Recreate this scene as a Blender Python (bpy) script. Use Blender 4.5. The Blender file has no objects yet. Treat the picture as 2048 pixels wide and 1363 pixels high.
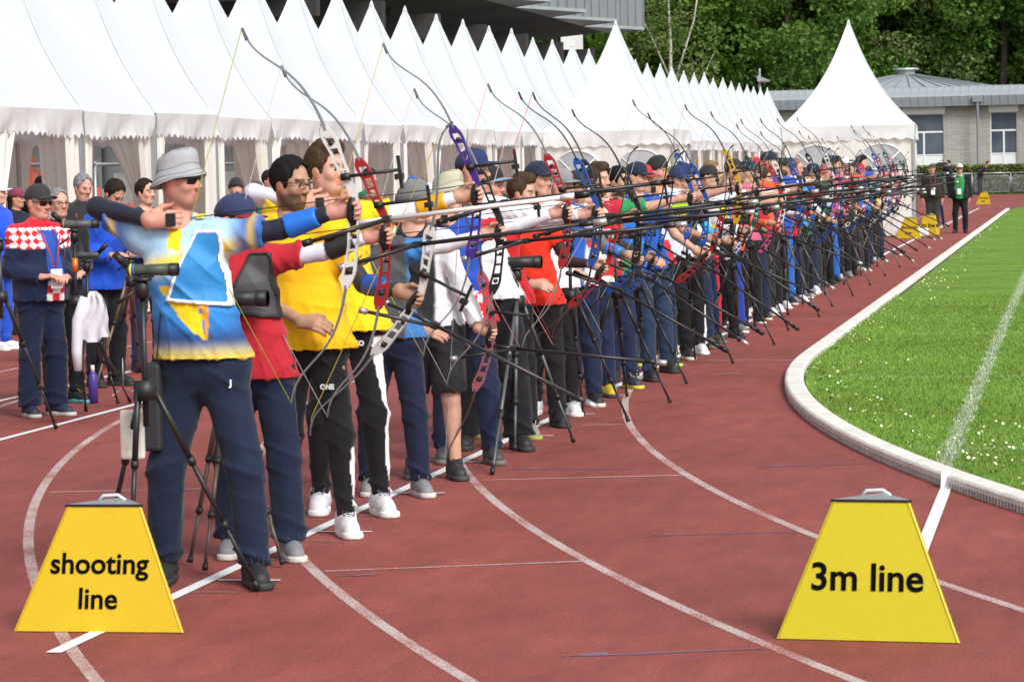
import bpy, math, random, time
import numpy as np
from mathutils import Vector, Matrix
T0 = time.time()
rnd = random.Random(11)
rng = np.random.default_rng(11)
S = bpy.context.scene
C = S.collection

# ------------------------------------------------------------------ camera
FPX, CAMH, ROLL = 6215.0, 1.7505, math.radians(1.15)      # focal (px of a 2048 wide frame), eye height, camera roll
VP = (2150.0, 319.0)                                      # vanishing point of the shooting line in the photograph
def unroll(px, py):
    x, y = px - 1024.0, py - 681.5; c, s_ = math.cos(ROLL), math.sin(ROLL); return x * c - y * s_, x * s_ + y * c
_v = unroll(*VP)
PITCH = math.atan(-_v[1] / FPX)
YAW = math.atan(_v[0] / FPX * math.cos(PITCH))
cam_d = bpy.data.cameras.new('camera')
cam = bpy.data.objects.new('camera', cam_d)
C.objects.link(cam)
cam.location = (0, 0, CAMH)
cam.rotation_euler = (Matrix.Rotation(YAW, 3, 'Z') @ Matrix.Rotation(math.pi / 2 - PITCH, 3, 'X') @ Matrix.Rotation(-ROLL, 3, 'Z')).to_euler()
cam_d.sensor_width = 36.0
cam_d.lens = FPX / 2048.0 * 36.0
cam_d.clip_end = 1500.0
cam_d.dof.use_dof = True
cam_d.dof.focus_distance = 25.0
cam_d.dof.aperture_fstop = 14.0
S.camera = cam

# ------------------------------------------------------------------ sky and sun (bright overcast)
SUN_EL, SUN_AZ = math.radians(42), math.radians(138)      # azimuth clockwise from +Y: behind the camera, to the right
w = bpy.data.worlds.new('World'); S.world = w; w.use_nodes = True
nt = w.node_tree; nt.nodes.clear()
sky = nt.nodes.new('ShaderNodeTexSky'); sky.sky_type = 'NISHITA'; sky.sun_disc = False
sky.sun_elevation = SUN_EL; sky.sun_rotation = SUN_AZ
sky.air_density = 1.0; sky.dust_density = 3.0; sky.ozone_density = 1.0
hs = nt.nodes.new('ShaderNodeHueSaturation'); hs.inputs['Saturation'].default_value = 0.22
bg = nt.nodes.new('ShaderNodeBackground'); bg.inputs['Strength'].default_value = 0.10
wo = nt.nodes.new('ShaderNodeOutputWorld')
nt.links.new(sky.outputs[0], hs.inputs['Color']); nt.links.new(hs.outputs[0], bg.inputs['Color']); nt.links.new(bg.outputs[0], wo.inputs[0])
sun_d = bpy.data.lights.new('sun', 'SUN'); sun_d.energy = 1.5; sun_d.angle = math.radians(18); sun_d.color = (1.0, .97, .93)
sun = bpy.data.objects.new('sun', sun_d); C.objects.link(sun)
dx, dy, dz = math.sin(SUN_AZ) * math.cos(SUN_EL), math.cos(SUN_AZ) * math.cos(SUN_EL), math.sin(SUN_EL)
sun.rotation_euler = Vector((dx, dy, dz)).to_track_quat('Z', 'Y').to_euler()
S.view_settings.view_transform = 'Standard'; S.view_settings.look = 'None'; S.view_settings.gamma = 1.0
S.view_settings.exposure = 0.84
S.render.engine = 'CYCLES'
S.cycles.max_bounces = 6; S.cycles.diffuse_bounces = 3; S.cycles.glossy_bounces = 2; S.cycles.transmission_bounces = 4; S.cycles.transparent_max_bounces = 8
S.cycles.use_denoising = True

# ------------------------------------------------------------------ ground survey: photograph pixel -> place on the ground / on a plane at distance Y
_cp, _sp, _cy, _sy = math.cos(PITCH), math.sin(PITCH), math.cos(YAW), math.sin(YAW)
def ray(px, py):
    x, y = unroll(px, py); x /= FPX; y /= FPX
    fw = _cp - y * _sp; dn = _sp + y * _cp
    return (x * _cy - fw * _sy, x * _sy + fw * _cy, -dn)
def G(px, py, z=0.0):
    r = ray(px, py); t = (z - CAMH) / r[2]
    return (r[0] * t, r[1] * t)
def PY(px, py, Y):
    r = ray(px, py); t = Y / r[1]
    return (r[0] * t, Y, CAMH + r[2] * t)

# ------------------------------------------------------------------ helpers
def lin(h):
    h = h.lstrip('#'); o = []
    for i in (0, 2, 4):
        c = int(h[i:i + 2], 16) / 255.0
        o.append(c / 12.92 if c <= .04045 else ((c + .055) / 1.055) ** 2.4)
    return tuple(o)
MATS = {}
def mat(name, col, rough=.65, metal=0.0, var=0.0, vscale=6.0, bump=0.0, bscale=40.0, bdist=.01, transl=0.0, alpha=1.0, spec=.5, sheen=0.0, attr=False, stretch=None, var2=0.0, v2scale=.4):
    if name in MATS: return MATS[name]
    if isinstance(col, str): col = lin(col)
    m = bpy.data.materials.new(name); m.use_nodes = True
    t = m.node_tree; n = t.nodes; L = t.links
    b = n['Principled BSDF']; out = n['Material Output']
    b.inputs['Roughness'].default_value = rough; b.inputs['Metallic'].default_value = metal
    b.inputs['Specular IOR Level'].default_value = spec
    b.inputs['Base Color'].default_value = (*col, 1)
    if sheen: b.inputs['Sheen Weight'].default_value = sheen
    if alpha < 1: b.inputs['Alpha'].default_value = alpha
    tc = n.new('ShaderNodeTexCoord'); vec = tc.outputs['Object']
    if stretch:
        mp = n.new('ShaderNodeMapping'); mp.inputs['Scale'].default_value = stretch
        L.new(vec, mp.inputs[0]); vec = mp.outputs[0]
    src = None
    if attr:
        a = n.new('ShaderNodeAttribute'); a.attribute_name = 'Col'; src = a.outputs['Color']
    if var or var2:
        def layer(src, amt, sc, det):
            nz = n.new('ShaderNodeTexNoise'); nz.inputs['Scale'].default_value = sc; nz.inputs['Detail'].default_value = det
            L.new(vec, nz.inputs['Vector'])
            mr = n.new('ShaderNodeMapRange'); mr.inputs[1].default_value = .3; mr.inputs[2].default_value = .7
            mr.inputs[3].default_value = 1 - amt; mr.inputs[4].default_value = 1 + amt
            L.new(nz.outputs['Fac'], mr.inputs[0])
            mx = n.new('ShaderNodeMix'); mx.data_type = 'RGBA'; mx.blend_type = 'MULTIPLY'; mx.inputs[0].default_value = 1
            if src is None: mx.inputs[6].default_value = (*col, 1)
            else: L.new(src, mx.inputs[6])
            L.new(mr.outputs[0], mx.inputs[7])
            return mx.outputs[2]
        if var: src = layer(src, var, vscale, 5)
        if var2: src = layer(src, var2, v2scale, 3)
    if src is not None: L.new(src, b.inputs['Base Color'])
    if bump:
        nz = n.new('ShaderNodeTexNoise'); nz.inputs['Scale'].default_value = bscale; nz.inputs['Detail'].default_value = 4
        L.new(vec, nz.inputs['Vector'])
        bp = n.new('ShaderNodeBump'); bp.inputs['Strength'].default_value = bump; bp.inputs['Distance'].default_value = bdist
        L.new(nz.outputs['Fac'], bp.inputs['Height']); L.new(bp.outputs[0], b.inputs['Normal'])
    if transl:
        tr = n.new('ShaderNodeBsdfTranslucent'); mxs = n.new('ShaderNodeMixShader'); mxs.inputs[0].default_value = transl
        if src is not None: L.new(src, tr.inputs[0])
        else: tr.inputs[0].default_value = (*col, 1)
        L.new(b.outputs[0], mxs.inputs[1]); L.new(tr.outputs[0], mxs.inputs[2]); L.new(mxs.outputs[0], out.inputs[0])
    MATS[name] = m
    return m

def mesh_np(name, V, Q, cols=None, smooth=True):
    V = np.asarray(V, np.float32); Q = np.asarray(Q, np.int32)
    me = bpy.data.meshes.new(name); nf, k = Q.shape
    me.vertices.add(len(V)); me.vertices.foreach_set('co', V.ravel())
    me.loops.add(nf * k); me.loops.foreach_set('vertex_index', Q.ravel())
    me.polygons.add(nf); me.polygons.foreach_set('loop_start', np.arange(0, nf * k, k, dtype=np.int32))
    me.polygons.foreach_set('loop_total', np.full(nf, k, np.int32))
    if smooth: me.polygons.foreach_set('use_smooth', np.ones(nf, bool))
    me.update(calc_edges=True)
    if cols is not None:
        a = me.color_attributes.new('Col', 'FLOAT_COLOR', 'POINT')
        c4 = np.ones((len(V), 4), np.float32); c4[:, :3] = cols
        a.data.foreach_set('color', c4.ravel())
    return me

class MB:
    """collects polygons for ONE mesh"""
    def __init__(s): s.v = []; s.f = []
    def add(s, vs, fs):
        o = len(s.v); s.v += [tuple(p) for p in vs]; s.f += [tuple(i + o for i in q) for q in fs]; return s
    def box(s, lo, hi, M=None):
        x0, y0, z0 = lo; x1, y1, z1 = hi
        vs = [(x0, y0, z0), (x1, y0, z0), (x1, y1, z0), (x0, y1, z0), (x0, y0, z1), (x1, y0, z1), (x1, y1, z1), (x0, y1, z1)]
        if M: vs = [tuple(M @ Vector(p)) for p in vs]
        return s.add(vs, [(0, 3, 2, 1), (4, 5, 6, 7), (0, 1, 5, 4), (1, 2, 6, 5), (2, 3, 7, 6), (3, 0, 4, 7)])
    def tube(s, pts, rad, n=8, caps=True):
        pts = [Vector(p) for p in pts]; m = len(pts)
        rs = list(rad) if isinstance(rad, (list, tuple)) else [rad] * m
        vs = []; fs = []; prev = None
        for i, p in enumerate(pts):
            t = (pts[min(i + 1, m - 1)] - pts[max(i - 1, 0)])
            if t.length < 1e-9: t = Vector((0, 0, 1))
            t.normalize()
            if prev is None:
                a = Vector((0, 0, 1)) if abs(t.z) < .9 else Vector((1, 0, 0)); u = t.cross(a).normalized()
            else:
                u = (prev - t * prev.dot(t)); u = u.normalized() if u.length > 1e-6 else t.orthogonal().normalized()
            prev = u; v = t.cross(u)
            for j in range(n):
                an = 2 * math.pi * j / n; vs.append(p + (u * math.cos(an) + v * math.sin(an)) * rs[i])
        for i in range(m - 1):
            for j in range(n):
                a = i * n + j; b = i * n + (j + 1) % n; fs.append((a, b, b + n, a + n))
        if caps: fs.append(tuple(range(n - 1, -1, -1))); fs.append(tuple(range((m - 1) * n, m * n)))
        return s.add(vs, fs)
    def grid(s, fn, nu, nv, close_u=False):
        vs = [fn(i, j) for j in range(nv) for i in range(nu)]; fs = []
        for j in range(nv - 1):
            for i in range(nu if close_u else nu - 1):
                i2 = (i + 1) % nu; fs.append((j * nu + i, j * nu + i2, (j + 1) * nu + i2, (j + 1) * nu + i))
        return s.add(vs, fs)
    def mesh(s, name, smooth=False):
        me = bpy.data.meshes.new(name); me.from_pydata(s.v, [], s.f)
        if smooth: me.polygons.foreach_set('use_smooth', [True] * len(me.polygons))
        me.update(); return me
    def obj(s, name, m, parent=None, smooth=False, bevel=0):
        return obj(name, s.mesh(name, smooth), m, parent, bevel=bevel)

def obj(name, me, m=None, parent=None, loc=None, rot=None, bevel=0):
    o = bpy.data.objects.new(name, me); C.objects.link(o)
    if me is not None and m is not None:
        if len(me.materials) == 0: me.materials.append(None)
        o.material_slots[0].link = 'OBJECT'; o.material_slots[0].material = m
    if parent is not None: o.parent = parent
    if loc is not None: o.location = loc
    if rot is not None: o.rotation_euler = rot
    if bevel:
        b = o.modifiers.new('bevel', 'BEVEL'); b.width = bevel; b.segments = 2; b.limit_method = 'ANGLE'
    return o
def tag(o, label=None, cat=None, group=None, kind=None):
    if label: o['label'] = label
    if cat: o['category'] = cat
    if group: o['group'] = group
    if kind: o['kind'] = kind
    return o
def thing(name, label, cat, loc=(0, 0, 0), rz=0.0, group=None, rot=None):
    o = bpy.data.objects.new(name, None); C.objects.link(o); o.empty_display_size = .2
    o.location = loc; o.rotation_euler = rot if rot else (0, 0, rz)
    return tag(o, label, cat, group)
def copy_tree(o, parent=None):
    c = o.copy(); C.objects.link(c); c.parent = parent
    for ch in o.children: copy_tree(ch, c)
    return c
def text_mesh(body, size, bold=.0, align='CENTER'):
    cu = bpy.data.curves.new('t', 'FONT'); cu.body = body; cu.size = size; cu.align_x = align; cu.offset = bold; cu.extrude = .0003
    cu.resolution_u = 4
    o = bpy.data.objects.new('t', cu); C.objects.link(o)
    dg = bpy.context.evaluated_depsgraph_get()
    me = bpy.data.meshes.new_from_object(o.evaluated_get(dg)); bpy.data.objects.remove(o); bpy.data.curves.remove(cu)
    me.materials.clear()
    return me
# ------------------------------------------------------------------ the track, the infield, kerb and markings
CX, CYB, RK = 34.028, 27.957, 36.47         # bend centre and kerb radius
CY2 = CYB + 84.39
XL = -3.66                                # the shooting line
def bend(R, phi, c=None): return (CX - R * math.cos(phi), (CYB if c is None else c) + (-R * math.sin(phi)))
def oval(R, n1=90, ph=1.25):
    """left side of the oval from the near bend over the straight to the far bend"""
    p = [bend(R, ph * (1 - i / n1)) for i in range(n1 + 1)]
    p += [(CX - R, CYB + (CY2 - CYB) * i / 40.0) for i in range(1, 41)]
    p += [(CX - R * math.cos(a), CY2 + R * math.sin(a)) for a in [1.45 * i / 40.0 for i in range(1, 41)]]
    return p
def ribbon(mb, pts, wd, z):
    n = len(pts); L = []; R = []
    for i, p in enumerate(pts):
        a = pts[max(i - 1, 0)]; b = pts[min(i + 1, n - 1)]
        tx, ty = b[0] - a[0], b[1] - a[1]; l = math.hypot(tx, ty) or 1; nx, ny = -ty / l * wd / 2, tx / l * wd / 2
        L.append((p[0] + nx, p[1] + ny, z)); R.append((p[0] - nx, p[1] - ny, z))
    mb.add(L + R, [(i, n + i, n + i + 1, i + 1) for i in range(n - 1)])

# terrain to the horizon
m_terrain = mat('terrain', (.05, .09, .03), .9, var=.3, vscale=.3)
tag(MB().add([(-500, -60, -.03), (500, -60, -.03), (500, 900, -.03), (-500, 900, -.03)], [(0, 1, 2, 3)]).obj('ground', m_terrain), kind='structure')

# running track: red granulate
def track_material():
    m = bpy.data.materials.new('red_track'); m.use_nodes = True; t = m.node_tree; n = t.nodes; L = t.links
    b = n['Principled BSDF']; b.inputs['Roughness'].default_value = .78; b.inputs['Specular IOR Level'].default_value = .35
    tc = n.new('ShaderNodeTexCoord')
    def noise(sc, det, st=None, rg=.55):
        v = tc.outputs['Object']
        if st:
            mp = n.new('ShaderNodeMapping'); mp.inputs['Scale'].default_value = st; L.new(v, mp.inputs[0]); v = mp.outputs[0]
        z = n.new('ShaderNodeTexNoise'); z.inputs['Scale'].default_value = sc; z.inputs['Detail'].default_value = det; z.inputs['Roughness'].default_value = rg
        L.new(v, z.inputs['Vector']); return z.outputs['Fac']
    def ramp(f, a, b_, c0, c1):
        r = n.new('ShaderNodeValToRGB'); r.color_ramp.elements[0].position = a; r.color_ramp.elements[1].position = b_
        r.color_ramp.elements[0].color = (*c0, 1); r.color_ramp.elements[1].color = (*c1, 1); L.new(f, r.inputs[0]); return r.outputs[0]
    def mix(ty, f, a, c):
        x = n.new('ShaderNodeMix'); x.data_type = 'RGBA'; x.blend_type = ty; x.inputs[0].default_value = f
        L.new(a, x.inputs[6]); L.new(c, x.inputs[7]); return x.outputs[2]
    base = ramp(noise(1.6, 6, (1, .4, 1)), .3, .72, (.26, .058, .047), (.335, .082, .068))
    base = mix('MULTIPLY', .6, base, ramp(noise(75, 3, (1, .5, 1), .7), .3, .7, (.55, .53, .53), (1.4, 1.38, 1.38)))
    base = mix('MULTIPLY', .5, base, ramp(noise(.5, 5, (1, .5, 1)), .35, .7, (.62, .64, .67), (1.12, 1.12, 1.12)))
    base = mix('MULTIPLY', .5, base, ramp(noise(7, 6, (1, .28, 1), .62), .36, .62, (.64, .67, .69), (1.1, 1.08, 1.08)))
    # scuffs and pale specks
    base = mix('ADD', .22, base, ramp(noise(34, 2, None, .4), .74, .8, (0, 0, 0), (.5, .42, .4)))
    L.new(base, b.inputs['Base Color'])
    bp = n.new('ShaderNodeBump'); bp.inputs['Strength'].default_value = .6; bp.inputs['Distance'].default_value = .003
    L.new(noise(300, 3), bp.inputs['Height']); L.new(bp.outputs[0], b.inputs['Normal'])
    return m
m_track = track_material()
tag(MB().add([(-16.6, -20, 0), (75, -20, 0), (75, 166, 0), (-16.6, 166, 0)], [(0, 1, 2, 3)]).obj('running_track', m_track), kind='structure')
m_pave = mat('grey_paving', (.16, .155, .15), .85, var=.25, vscale=3)
tag(MB().add([(-75, -20, -.012), (-16.6, -20, -.012), (-16.6, 170, -.012), (-75, 170, -.012)], [(0, 1, 2, 3)]).obj('paved_apron', m_pave), kind='structure')

# infield
XCH = -.745                                 # chalked three metre line
def grass_material():
    m = bpy.data.materials.new('mown_grass'); m.use_nodes = True; t = m.node_tree; n = t.nodes; L = t.links
    b = n['Principled BSDF']; b.inputs['Roughness'].default_value = .8; b.inputs['Specular IOR Level'].default_value = .2
    tc = n.new('ShaderNodeTexCoord'); sp = n.new('ShaderNodeSeparateXYZ'); L.new(tc.outputs['Object'], sp.inputs[0])
    def noise(sc, det, st=None):
        v = tc.outputs['Object']
        if st:
            mp = n.new('ShaderNodeMapping'); mp.inputs['Scale'].default_value = st; L.new(v, mp.inputs[0]); v = mp.outputs[0]
        z = n.new('ShaderNodeTexNoise'); z.inputs['Scale'].default_value = sc; z.inputs['Detail'].default_value = det
        L.new(v, z.inputs['Vector']); return z.outputs['Fac']
    def ramp(f, a, b_, c0, c1):
        r = n.new('ShaderNodeValToRGB'); r.color_ramp.elements[0].position = a; r.color_ramp.elements[1].position = b_
        r.color_ramp.elements[0].color = (*c0, 1); r.color_ramp.elements[1].color = (*c1, 1); L.new(f, r.inputs[0]); return r.outputs[0]
    def mix(ty, f, a, c):
        x = n.new('ShaderNodeMix'); x.data_type = 'RGBA'; x.blend_type = ty
        if isinstance(f, float): x.inputs[0].default_value = f
        else: L.new(f, x.inputs[0])
        L.new(a, x.inputs[6])
        if isinstance(c, tuple): x.inputs[7].default_value = (*c, 1)
        else: L.new(c, x.inputs[7])
        return x.outputs[2]
    base = ramp(noise(.9, 6, (1, 1.0, 1)), .3, .7, (.105, .225, .022), (.175, .31, .042))
    base = mix('MULTIPLY', .75, base, ramp(noise(26, 5, (1, .35, 1)), .3, .7, (.55, .6, .5), (1.35, 1.3, 1.2)))
    base = mix('MULTIPLY', .5, base, ramp(noise(160, 2, (1, .3, 1)), .3, .7, (.5, .55, .5), (1.5, 1.4, 1.3)))
    # chalk band: |x - XCH| < .06, ragged
    a = n.new('ShaderNodeMath'); a.operation = 'ADD'; a.inputs[1].default_value = -XCH; L.new(sp.outputs[0], a.inputs[0])
    a2 = n.new('ShaderNodeMath'); a2.operation = 'ABSOLUTE'; L.new(a.outputs[0], a2.inputs[0])
    mr = n.new('ShaderNodeMapRange'); mr.inputs[1].default_value = .09; mr.inputs[2].default_value = .03; L.new(a2.outputs[0], mr.inputs[0])
    mu = n.new('ShaderNodeMath'); mu.operation = 'MULTIPLY'; L.new(mr.outputs[0], mu.inputs[0])
    r2 = ramp(noise(45, 4, (1, .3, 1)), .42, .62, (0, 0, 0), (.8, .8, .8)); L.new(r2, mu.inputs[1])
    base = mix('MIX', mu.outputs[0], base, (.62, .68, .55))
    # faint old chalk lines across the field
    wv = n.new('ShaderNodeMath'); wv.operation = 'FRACT'
    dv = n.new('ShaderNodeMath'); dv.operation = 'MULTIPLY_ADD'; dv.inputs[1].default_value = 1 / 6.3; dv.inputs[2].default_value = -2.955; L.new(sp.outputs[1], dv.inputs[0]); L.new(dv.outputs[0], wv.inputs[0])
    lt = n.new('ShaderNodeMath'); lt.operation = 'LESS_THAN'; lt.inputs[1].default_value = .022; L.new(wv.outputs[0], lt.inputs[0])
    m2 = n.new('ShaderNodeMath'); m2.operation = 'MULTIPLY'; L.new(lt.outputs[0], m2.inputs[0]); L.new(ramp(noise(9, 4), .4, .7, (.05, .05, .05), (.5, .5, .5)), m2.inputs[1])
    base = mix('MIX', m2.outputs[0], base, (.5, .6, .42))
    L.new(base, b.inputs['Base Color'])
    bp = n.new('ShaderNodeBump'); bp.inputs['Strength'].default_value = .7; bp.inputs['Distance'].default_value = .03
    L.new(noise(60, 4, (1, .4, 1)), bp.inputs['Height']); L.new(bp.outputs[0], b.inputs['Normal'])
    return m
m_grass = grass_material()
ins = oval(RK - .15); ins = ins + [(45, CY2 + 38), (60, CY2), (60, -8)]
mbg = MB(); mbg.add([(x, y, .028) for x, y in ins], [tuple(range(len(ins) - 1, -1, -1))])
tag(mbg.obj('infield_grass', m_grass), kind='structure')
# soil seam between kerb and grass
mbs = MB(); ribbon(mbs, oval(RK - .165), .05, .031)
tag(mbs.obj('soil_edge', mat('dark_soil', (.03, .022, .014), .95, var=.4, vscale=30)), kind='structure')

# kerb: pale concrete stones with drain slots along the foot, one stone a metre
m_kerb = mat('pale_kerb_concrete', (.72, .70, .65), .75, var=.14, vscale=5, var2=.12, v2scale=40, bump=.3, bscale=120, bdist=.004)
m_slot = mat('slot_shade_black', (.012, .012, .012), .9)
def outer_path(step=1.0, ph0=1.02):
    """arc length walk along the outer kerb edge: list of (x, y, outward normal)"""
    out = []; L1 = RK * ph0; tot = L1 + (CY2 - CYB)
    s = 0.0
    while s < tot:
        if s < L1:
            a = ph0 - s / RK; out.append((CX - RK * math.cos(a), CYB - RK * math.sin(a), -math.cos(a), -math.sin(a)))
        else: out.append((CX - RK, CYB + s - L1, -1.0, 0.0))
        s += step
    return out
kerb_root = bpy.data.objects.new('kerb', None); C.objects.link(kerb_root); tag(kerb_root, kind='structure')
KH = .074
sub = outer_path(.25); ns = 4
def kerb_stone(pp):
    mb = MB(); prof = [(0.0, .034), (-.004, KH - .014), (-.016, KH - .003), (-.03, KH), (-.13, KH), (-.15, KH - .008), (-.155, .0)]
    n = len(prof)
    def fn(i, j):
        x, y, nx, ny = pp[j]; o, z = prof[i]; return (x + nx * o, y + ny * o, z)
    mb.grid(fn, n, len(pp))
    mb.add([fn(i, 0) for i in range(n)], [tuple(range(n))]); mb.add([fn(i, len(pp) - 1) for i in range(n)], [tuple(range(n - 1, -1, -1))])
    return mb
def lerp4(a, b, t): return tuple(a[i] * (1 - t) + b[i] * t for i in range(4))
for i in range(0, len(sub) - ns, ns):
    if sub[i][1] < 10: continue
    pp = sub[i:i + ns + 1]
    pp = [lerp4(pp[0], pp[1], .012)] + pp[1:-1] + [lerp4(pp[-1], pp[-2], .012)]
    kerb_stone(pp).obj('kerb_stone', m_kerb, kerb_root)
# black plane painted as the shade inside the slots, and the teeth between them
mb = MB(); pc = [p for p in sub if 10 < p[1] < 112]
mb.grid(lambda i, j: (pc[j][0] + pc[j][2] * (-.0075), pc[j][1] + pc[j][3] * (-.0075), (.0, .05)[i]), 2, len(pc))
mb.obj('slot_shade_plane', m_slot, kerb_root)
mb = MB()
for k, (x, y, nx, ny) in enumerate(outer_path(.052)):
    if not (10 < y < 60): continue
    tx, ty = -ny, nx; h = .0105
    a = [(x + tx * sx * h + nx * o, y + ty * sx * h + ny * o) for sx in (-1, 1) for o in (-.008, -.0005)]
    b0 = [(p[0], p[1], 0) for p in a]; b1 = [(p[0], p[1], 0.0345) for p in a]
    mb.add(b0 + b1, [(0, 1, 5, 4), (1, 3, 7, 5), (3, 2, 6, 7)])
    mb.add([(a[0][0], a[0][1], 0.0345), (a[1][0], a[1][1], 0.0345), (a[3][0], a[3][1], 0.0345), (a[2][0], a[2][1], 0.0345)], [(0, 1, 2, 3)])
tag(mb.obj('drain_tooth', m_kerb, kerb_root), kind='stuff')

# painted and taped markings
def paint_material(name, col, wear, thr, under=(.27, .05, .04)):
    m = bpy.data.materials.new(name); m.use_nodes = True; t = m.node_tree; n = t.nodes; L = t.links
    b = n['Principled BSDF']; b.inputs['Roughness'].default_value = .8
    tc = n.new('ShaderNodeTexCoord'); z = n.new('ShaderNodeTexNoise'); mp = n.new('ShaderNodeMapping'); mp.inputs['Scale'].default_value = (1, .45, 1); L.new(tc.outputs['Object'], mp.inputs[0]); z.inputs['Scale'].default_value = 85; z.inputs['Detail'].default_value = 4; z.inputs['Roughness'].default_value = .7; L.new(mp.outputs[0], z.inputs['Vector'])
    z2 = n.new('ShaderNodeTexNoise'); z2.inputs['Scale'].default_value = 2.2; z2.inputs['Detail'].default_value = 4; L.new(tc.outputs['Object'], z2.inputs['Vector'])
    ad = n.new('ShaderNodeMath'); ad.operation = 'MULTIPLY_ADD'; ad.inputs[1].default_value = .55; L.new(z2.outputs['Fac'], ad.inputs[0]); L.new(z.outputs['Fac'], ad.inputs[2])
    r = n.new('ShaderNodeMapRange'); r.inputs[1].default_value = thr; r.inputs[2].default_value = thr + .22; r.inputs[3].default_value = 0; r.inputs[4].default_value = wear; L.new(ad.outputs[0], r.inputs[0])
    x = n.new('ShaderNodeMix'); x.data_type = 'RGBA'; L.new(r.outputs[0], x.inputs[0]); x.inputs[6].default_value = (*col, 1); x.inputs[7].default_value = (*under, 1)
    L.new(x.outputs[2], b.inputs['Base Color']); return m
m_lane = paint_material('worn_lane_paint', (.52, .43, .41), .85, .68)
m_thin = paint_material('thin_mark_paint', (.55, .45, .43), .7, .68)
m_tape = mat('white_tape', (.80, .81, .82), .5, var=.05, vscale=9)
m_blue = paint_material('faded_blue_paint', (.15, .15, .24), .9, .7)
m_tickgrey = mat('grey_tick_tape', (.22, .2, .19), .7)
mk = bpy.data.objects.new('track_markings', None); C.objects.link(mk); tag(mk, kind='structure')
for k in range(1, 7):
    mb = MB(); ribbon(mb, oval(RK + 1.22 * k, 120), .052, .0012); mb.obj('lane_line', m_lane, mk)
def strip(p0, p1, wd, z, m, name):
    mb = MB(); ribbon(mb, [p0, p1], wd, z); return mb.obj(name, m, mk)
mb = MB(); ribbon(mb, [(XL - .085, 10.95), (XL - .05, 14), (XL, 19), (XL + .025, 33), (XL + .03, 74)], .062, .0045); mb.obj('shooting_line_tape', m_tape, mk)
strip((XL + .1, 74.3), (XL + .1, 118), .06, .0045, m_tape, 'shooting_line_tape')
strip((-7.19, 12), (-7.19, 75), .058, .0040, m_tape, 'waiting_line')
strip((-8.46, 12), (-8.46, 75), .058, .0040, m_tape, 'equipment_line')
for i in range(32):
    y = 12.97 + 1.79 * i
    strip((XL - .02, y), (XL + .26, y), .03, .0060, m_tape, 'tick_mark')
    strip((XL - .1, y - .37), (XL + .16, y - .37), .02, .0034, m_tickgrey, 'tick_mark')
    strip((XL - .14, y + .72), (XL + .14, y + .72), .02, .0034, m_tickgrey, 'tick_mark')
for a, b, wd in (((650, 1142), (1168, 1122), .03), ((962, 960), (1368, 950), .03), ((1165, 850), (1262, 848), .028), ((98, 984), (402, 977), .03), ((1410, 721), (1592, 720), .035),
              ((0, 700), (290, 690), .03), ((1700, 1352), (1990, 1342), .0), ((1420, 748), (1480, 746), .03), ((1560, 640), (1640, 637), .04), ((60, 1140), (72, 1140), .03)):
    if wd: strip(G(*a), G(*b), wd, .0022, m_thin, 'cross_mark')
for a, b in (((1110, 1314), (1530, 1296)), ((1285, 1072), (1592, 1062)), ((1502, 934), (1762, 926)), ((1010, 938), (1270, 937)), ((660, 1152), (760, 1150))):
    p, q = G(*a), G(*b); L_ = math.hypot(q[0] - p[0], q[1] - p[1]); d = ((q[0] - p[0]) / L_, (q[1] - p[1]) / L_)
    strip((p[0] + d[0] * .1, p[1] + d[1] * .1), q, .022, .0022, m_blue, 'blue_arrow_mark')
    nx, ny = -d[1], d[0]
    MB().add([(p[0], p[1], .0030), (p[0] + d[0] * .2 + nx * .01, p[1] + d[1] * .2 + ny * .01, .0030), (p[0] + d[0] * .20 + nx * .06, p[1] + d[1] * .20 + ny * .06, .0030)], [(0, 1, 2)]).obj('blue_arrow_mark', m_blue, mk)
# three metre line: tape from its sign over the kerb, then chalk on the grass
mb = MB(); xs3 = -.70
path = [(xs3, 10.9, .012), (xs3, 14.5, .012), (xs3, 16.9, .012), (xs3 - .005, 17.12, .02)]
xk = None
for p in sub:
    if p[0] < xs3 + .6 and abs(p[0] - xs3) < .2: xk = p[1] if xk is None or abs(p[0] - xs3) < xk[1] else xk
    if isinstance(xk, float): xk = (xk, abs(p[0] - xs3))
ke = CYB - math.sqrt(RK ** 2 - (CX - xs3) ** 2)           # where the kerb face crosses the line
path = [(xs3, 12.0, .005), (xs3, ke - .35, .005), (xs3, ke - .03, .006), (xs3 - .004, ke - .004, .045), (xs3 - .003, ke + .012, KH + .003), (xs3 + .003, ke + .05, KH + .004), (xs3, ke + .145, KH + .004), (xs3, ke + .18, .058), (xs3 + .004, ke + .5, .056)]
ww = [.062, .062, .058, .046, .05, .06, .062, .06, .056]
vs = []
for (x, y, z), q in zip(path, ww): vs += [(x - q / 2, y, z), (x + q / 2, y, z + .001)]
mb.add(vs, [(2 * i, 2 * i + 1, 2 * i + 3, 2 * i + 2) for i in range(len(path) - 1)])
mb.obj('three_metre_tape', m_tape, mk)

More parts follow.
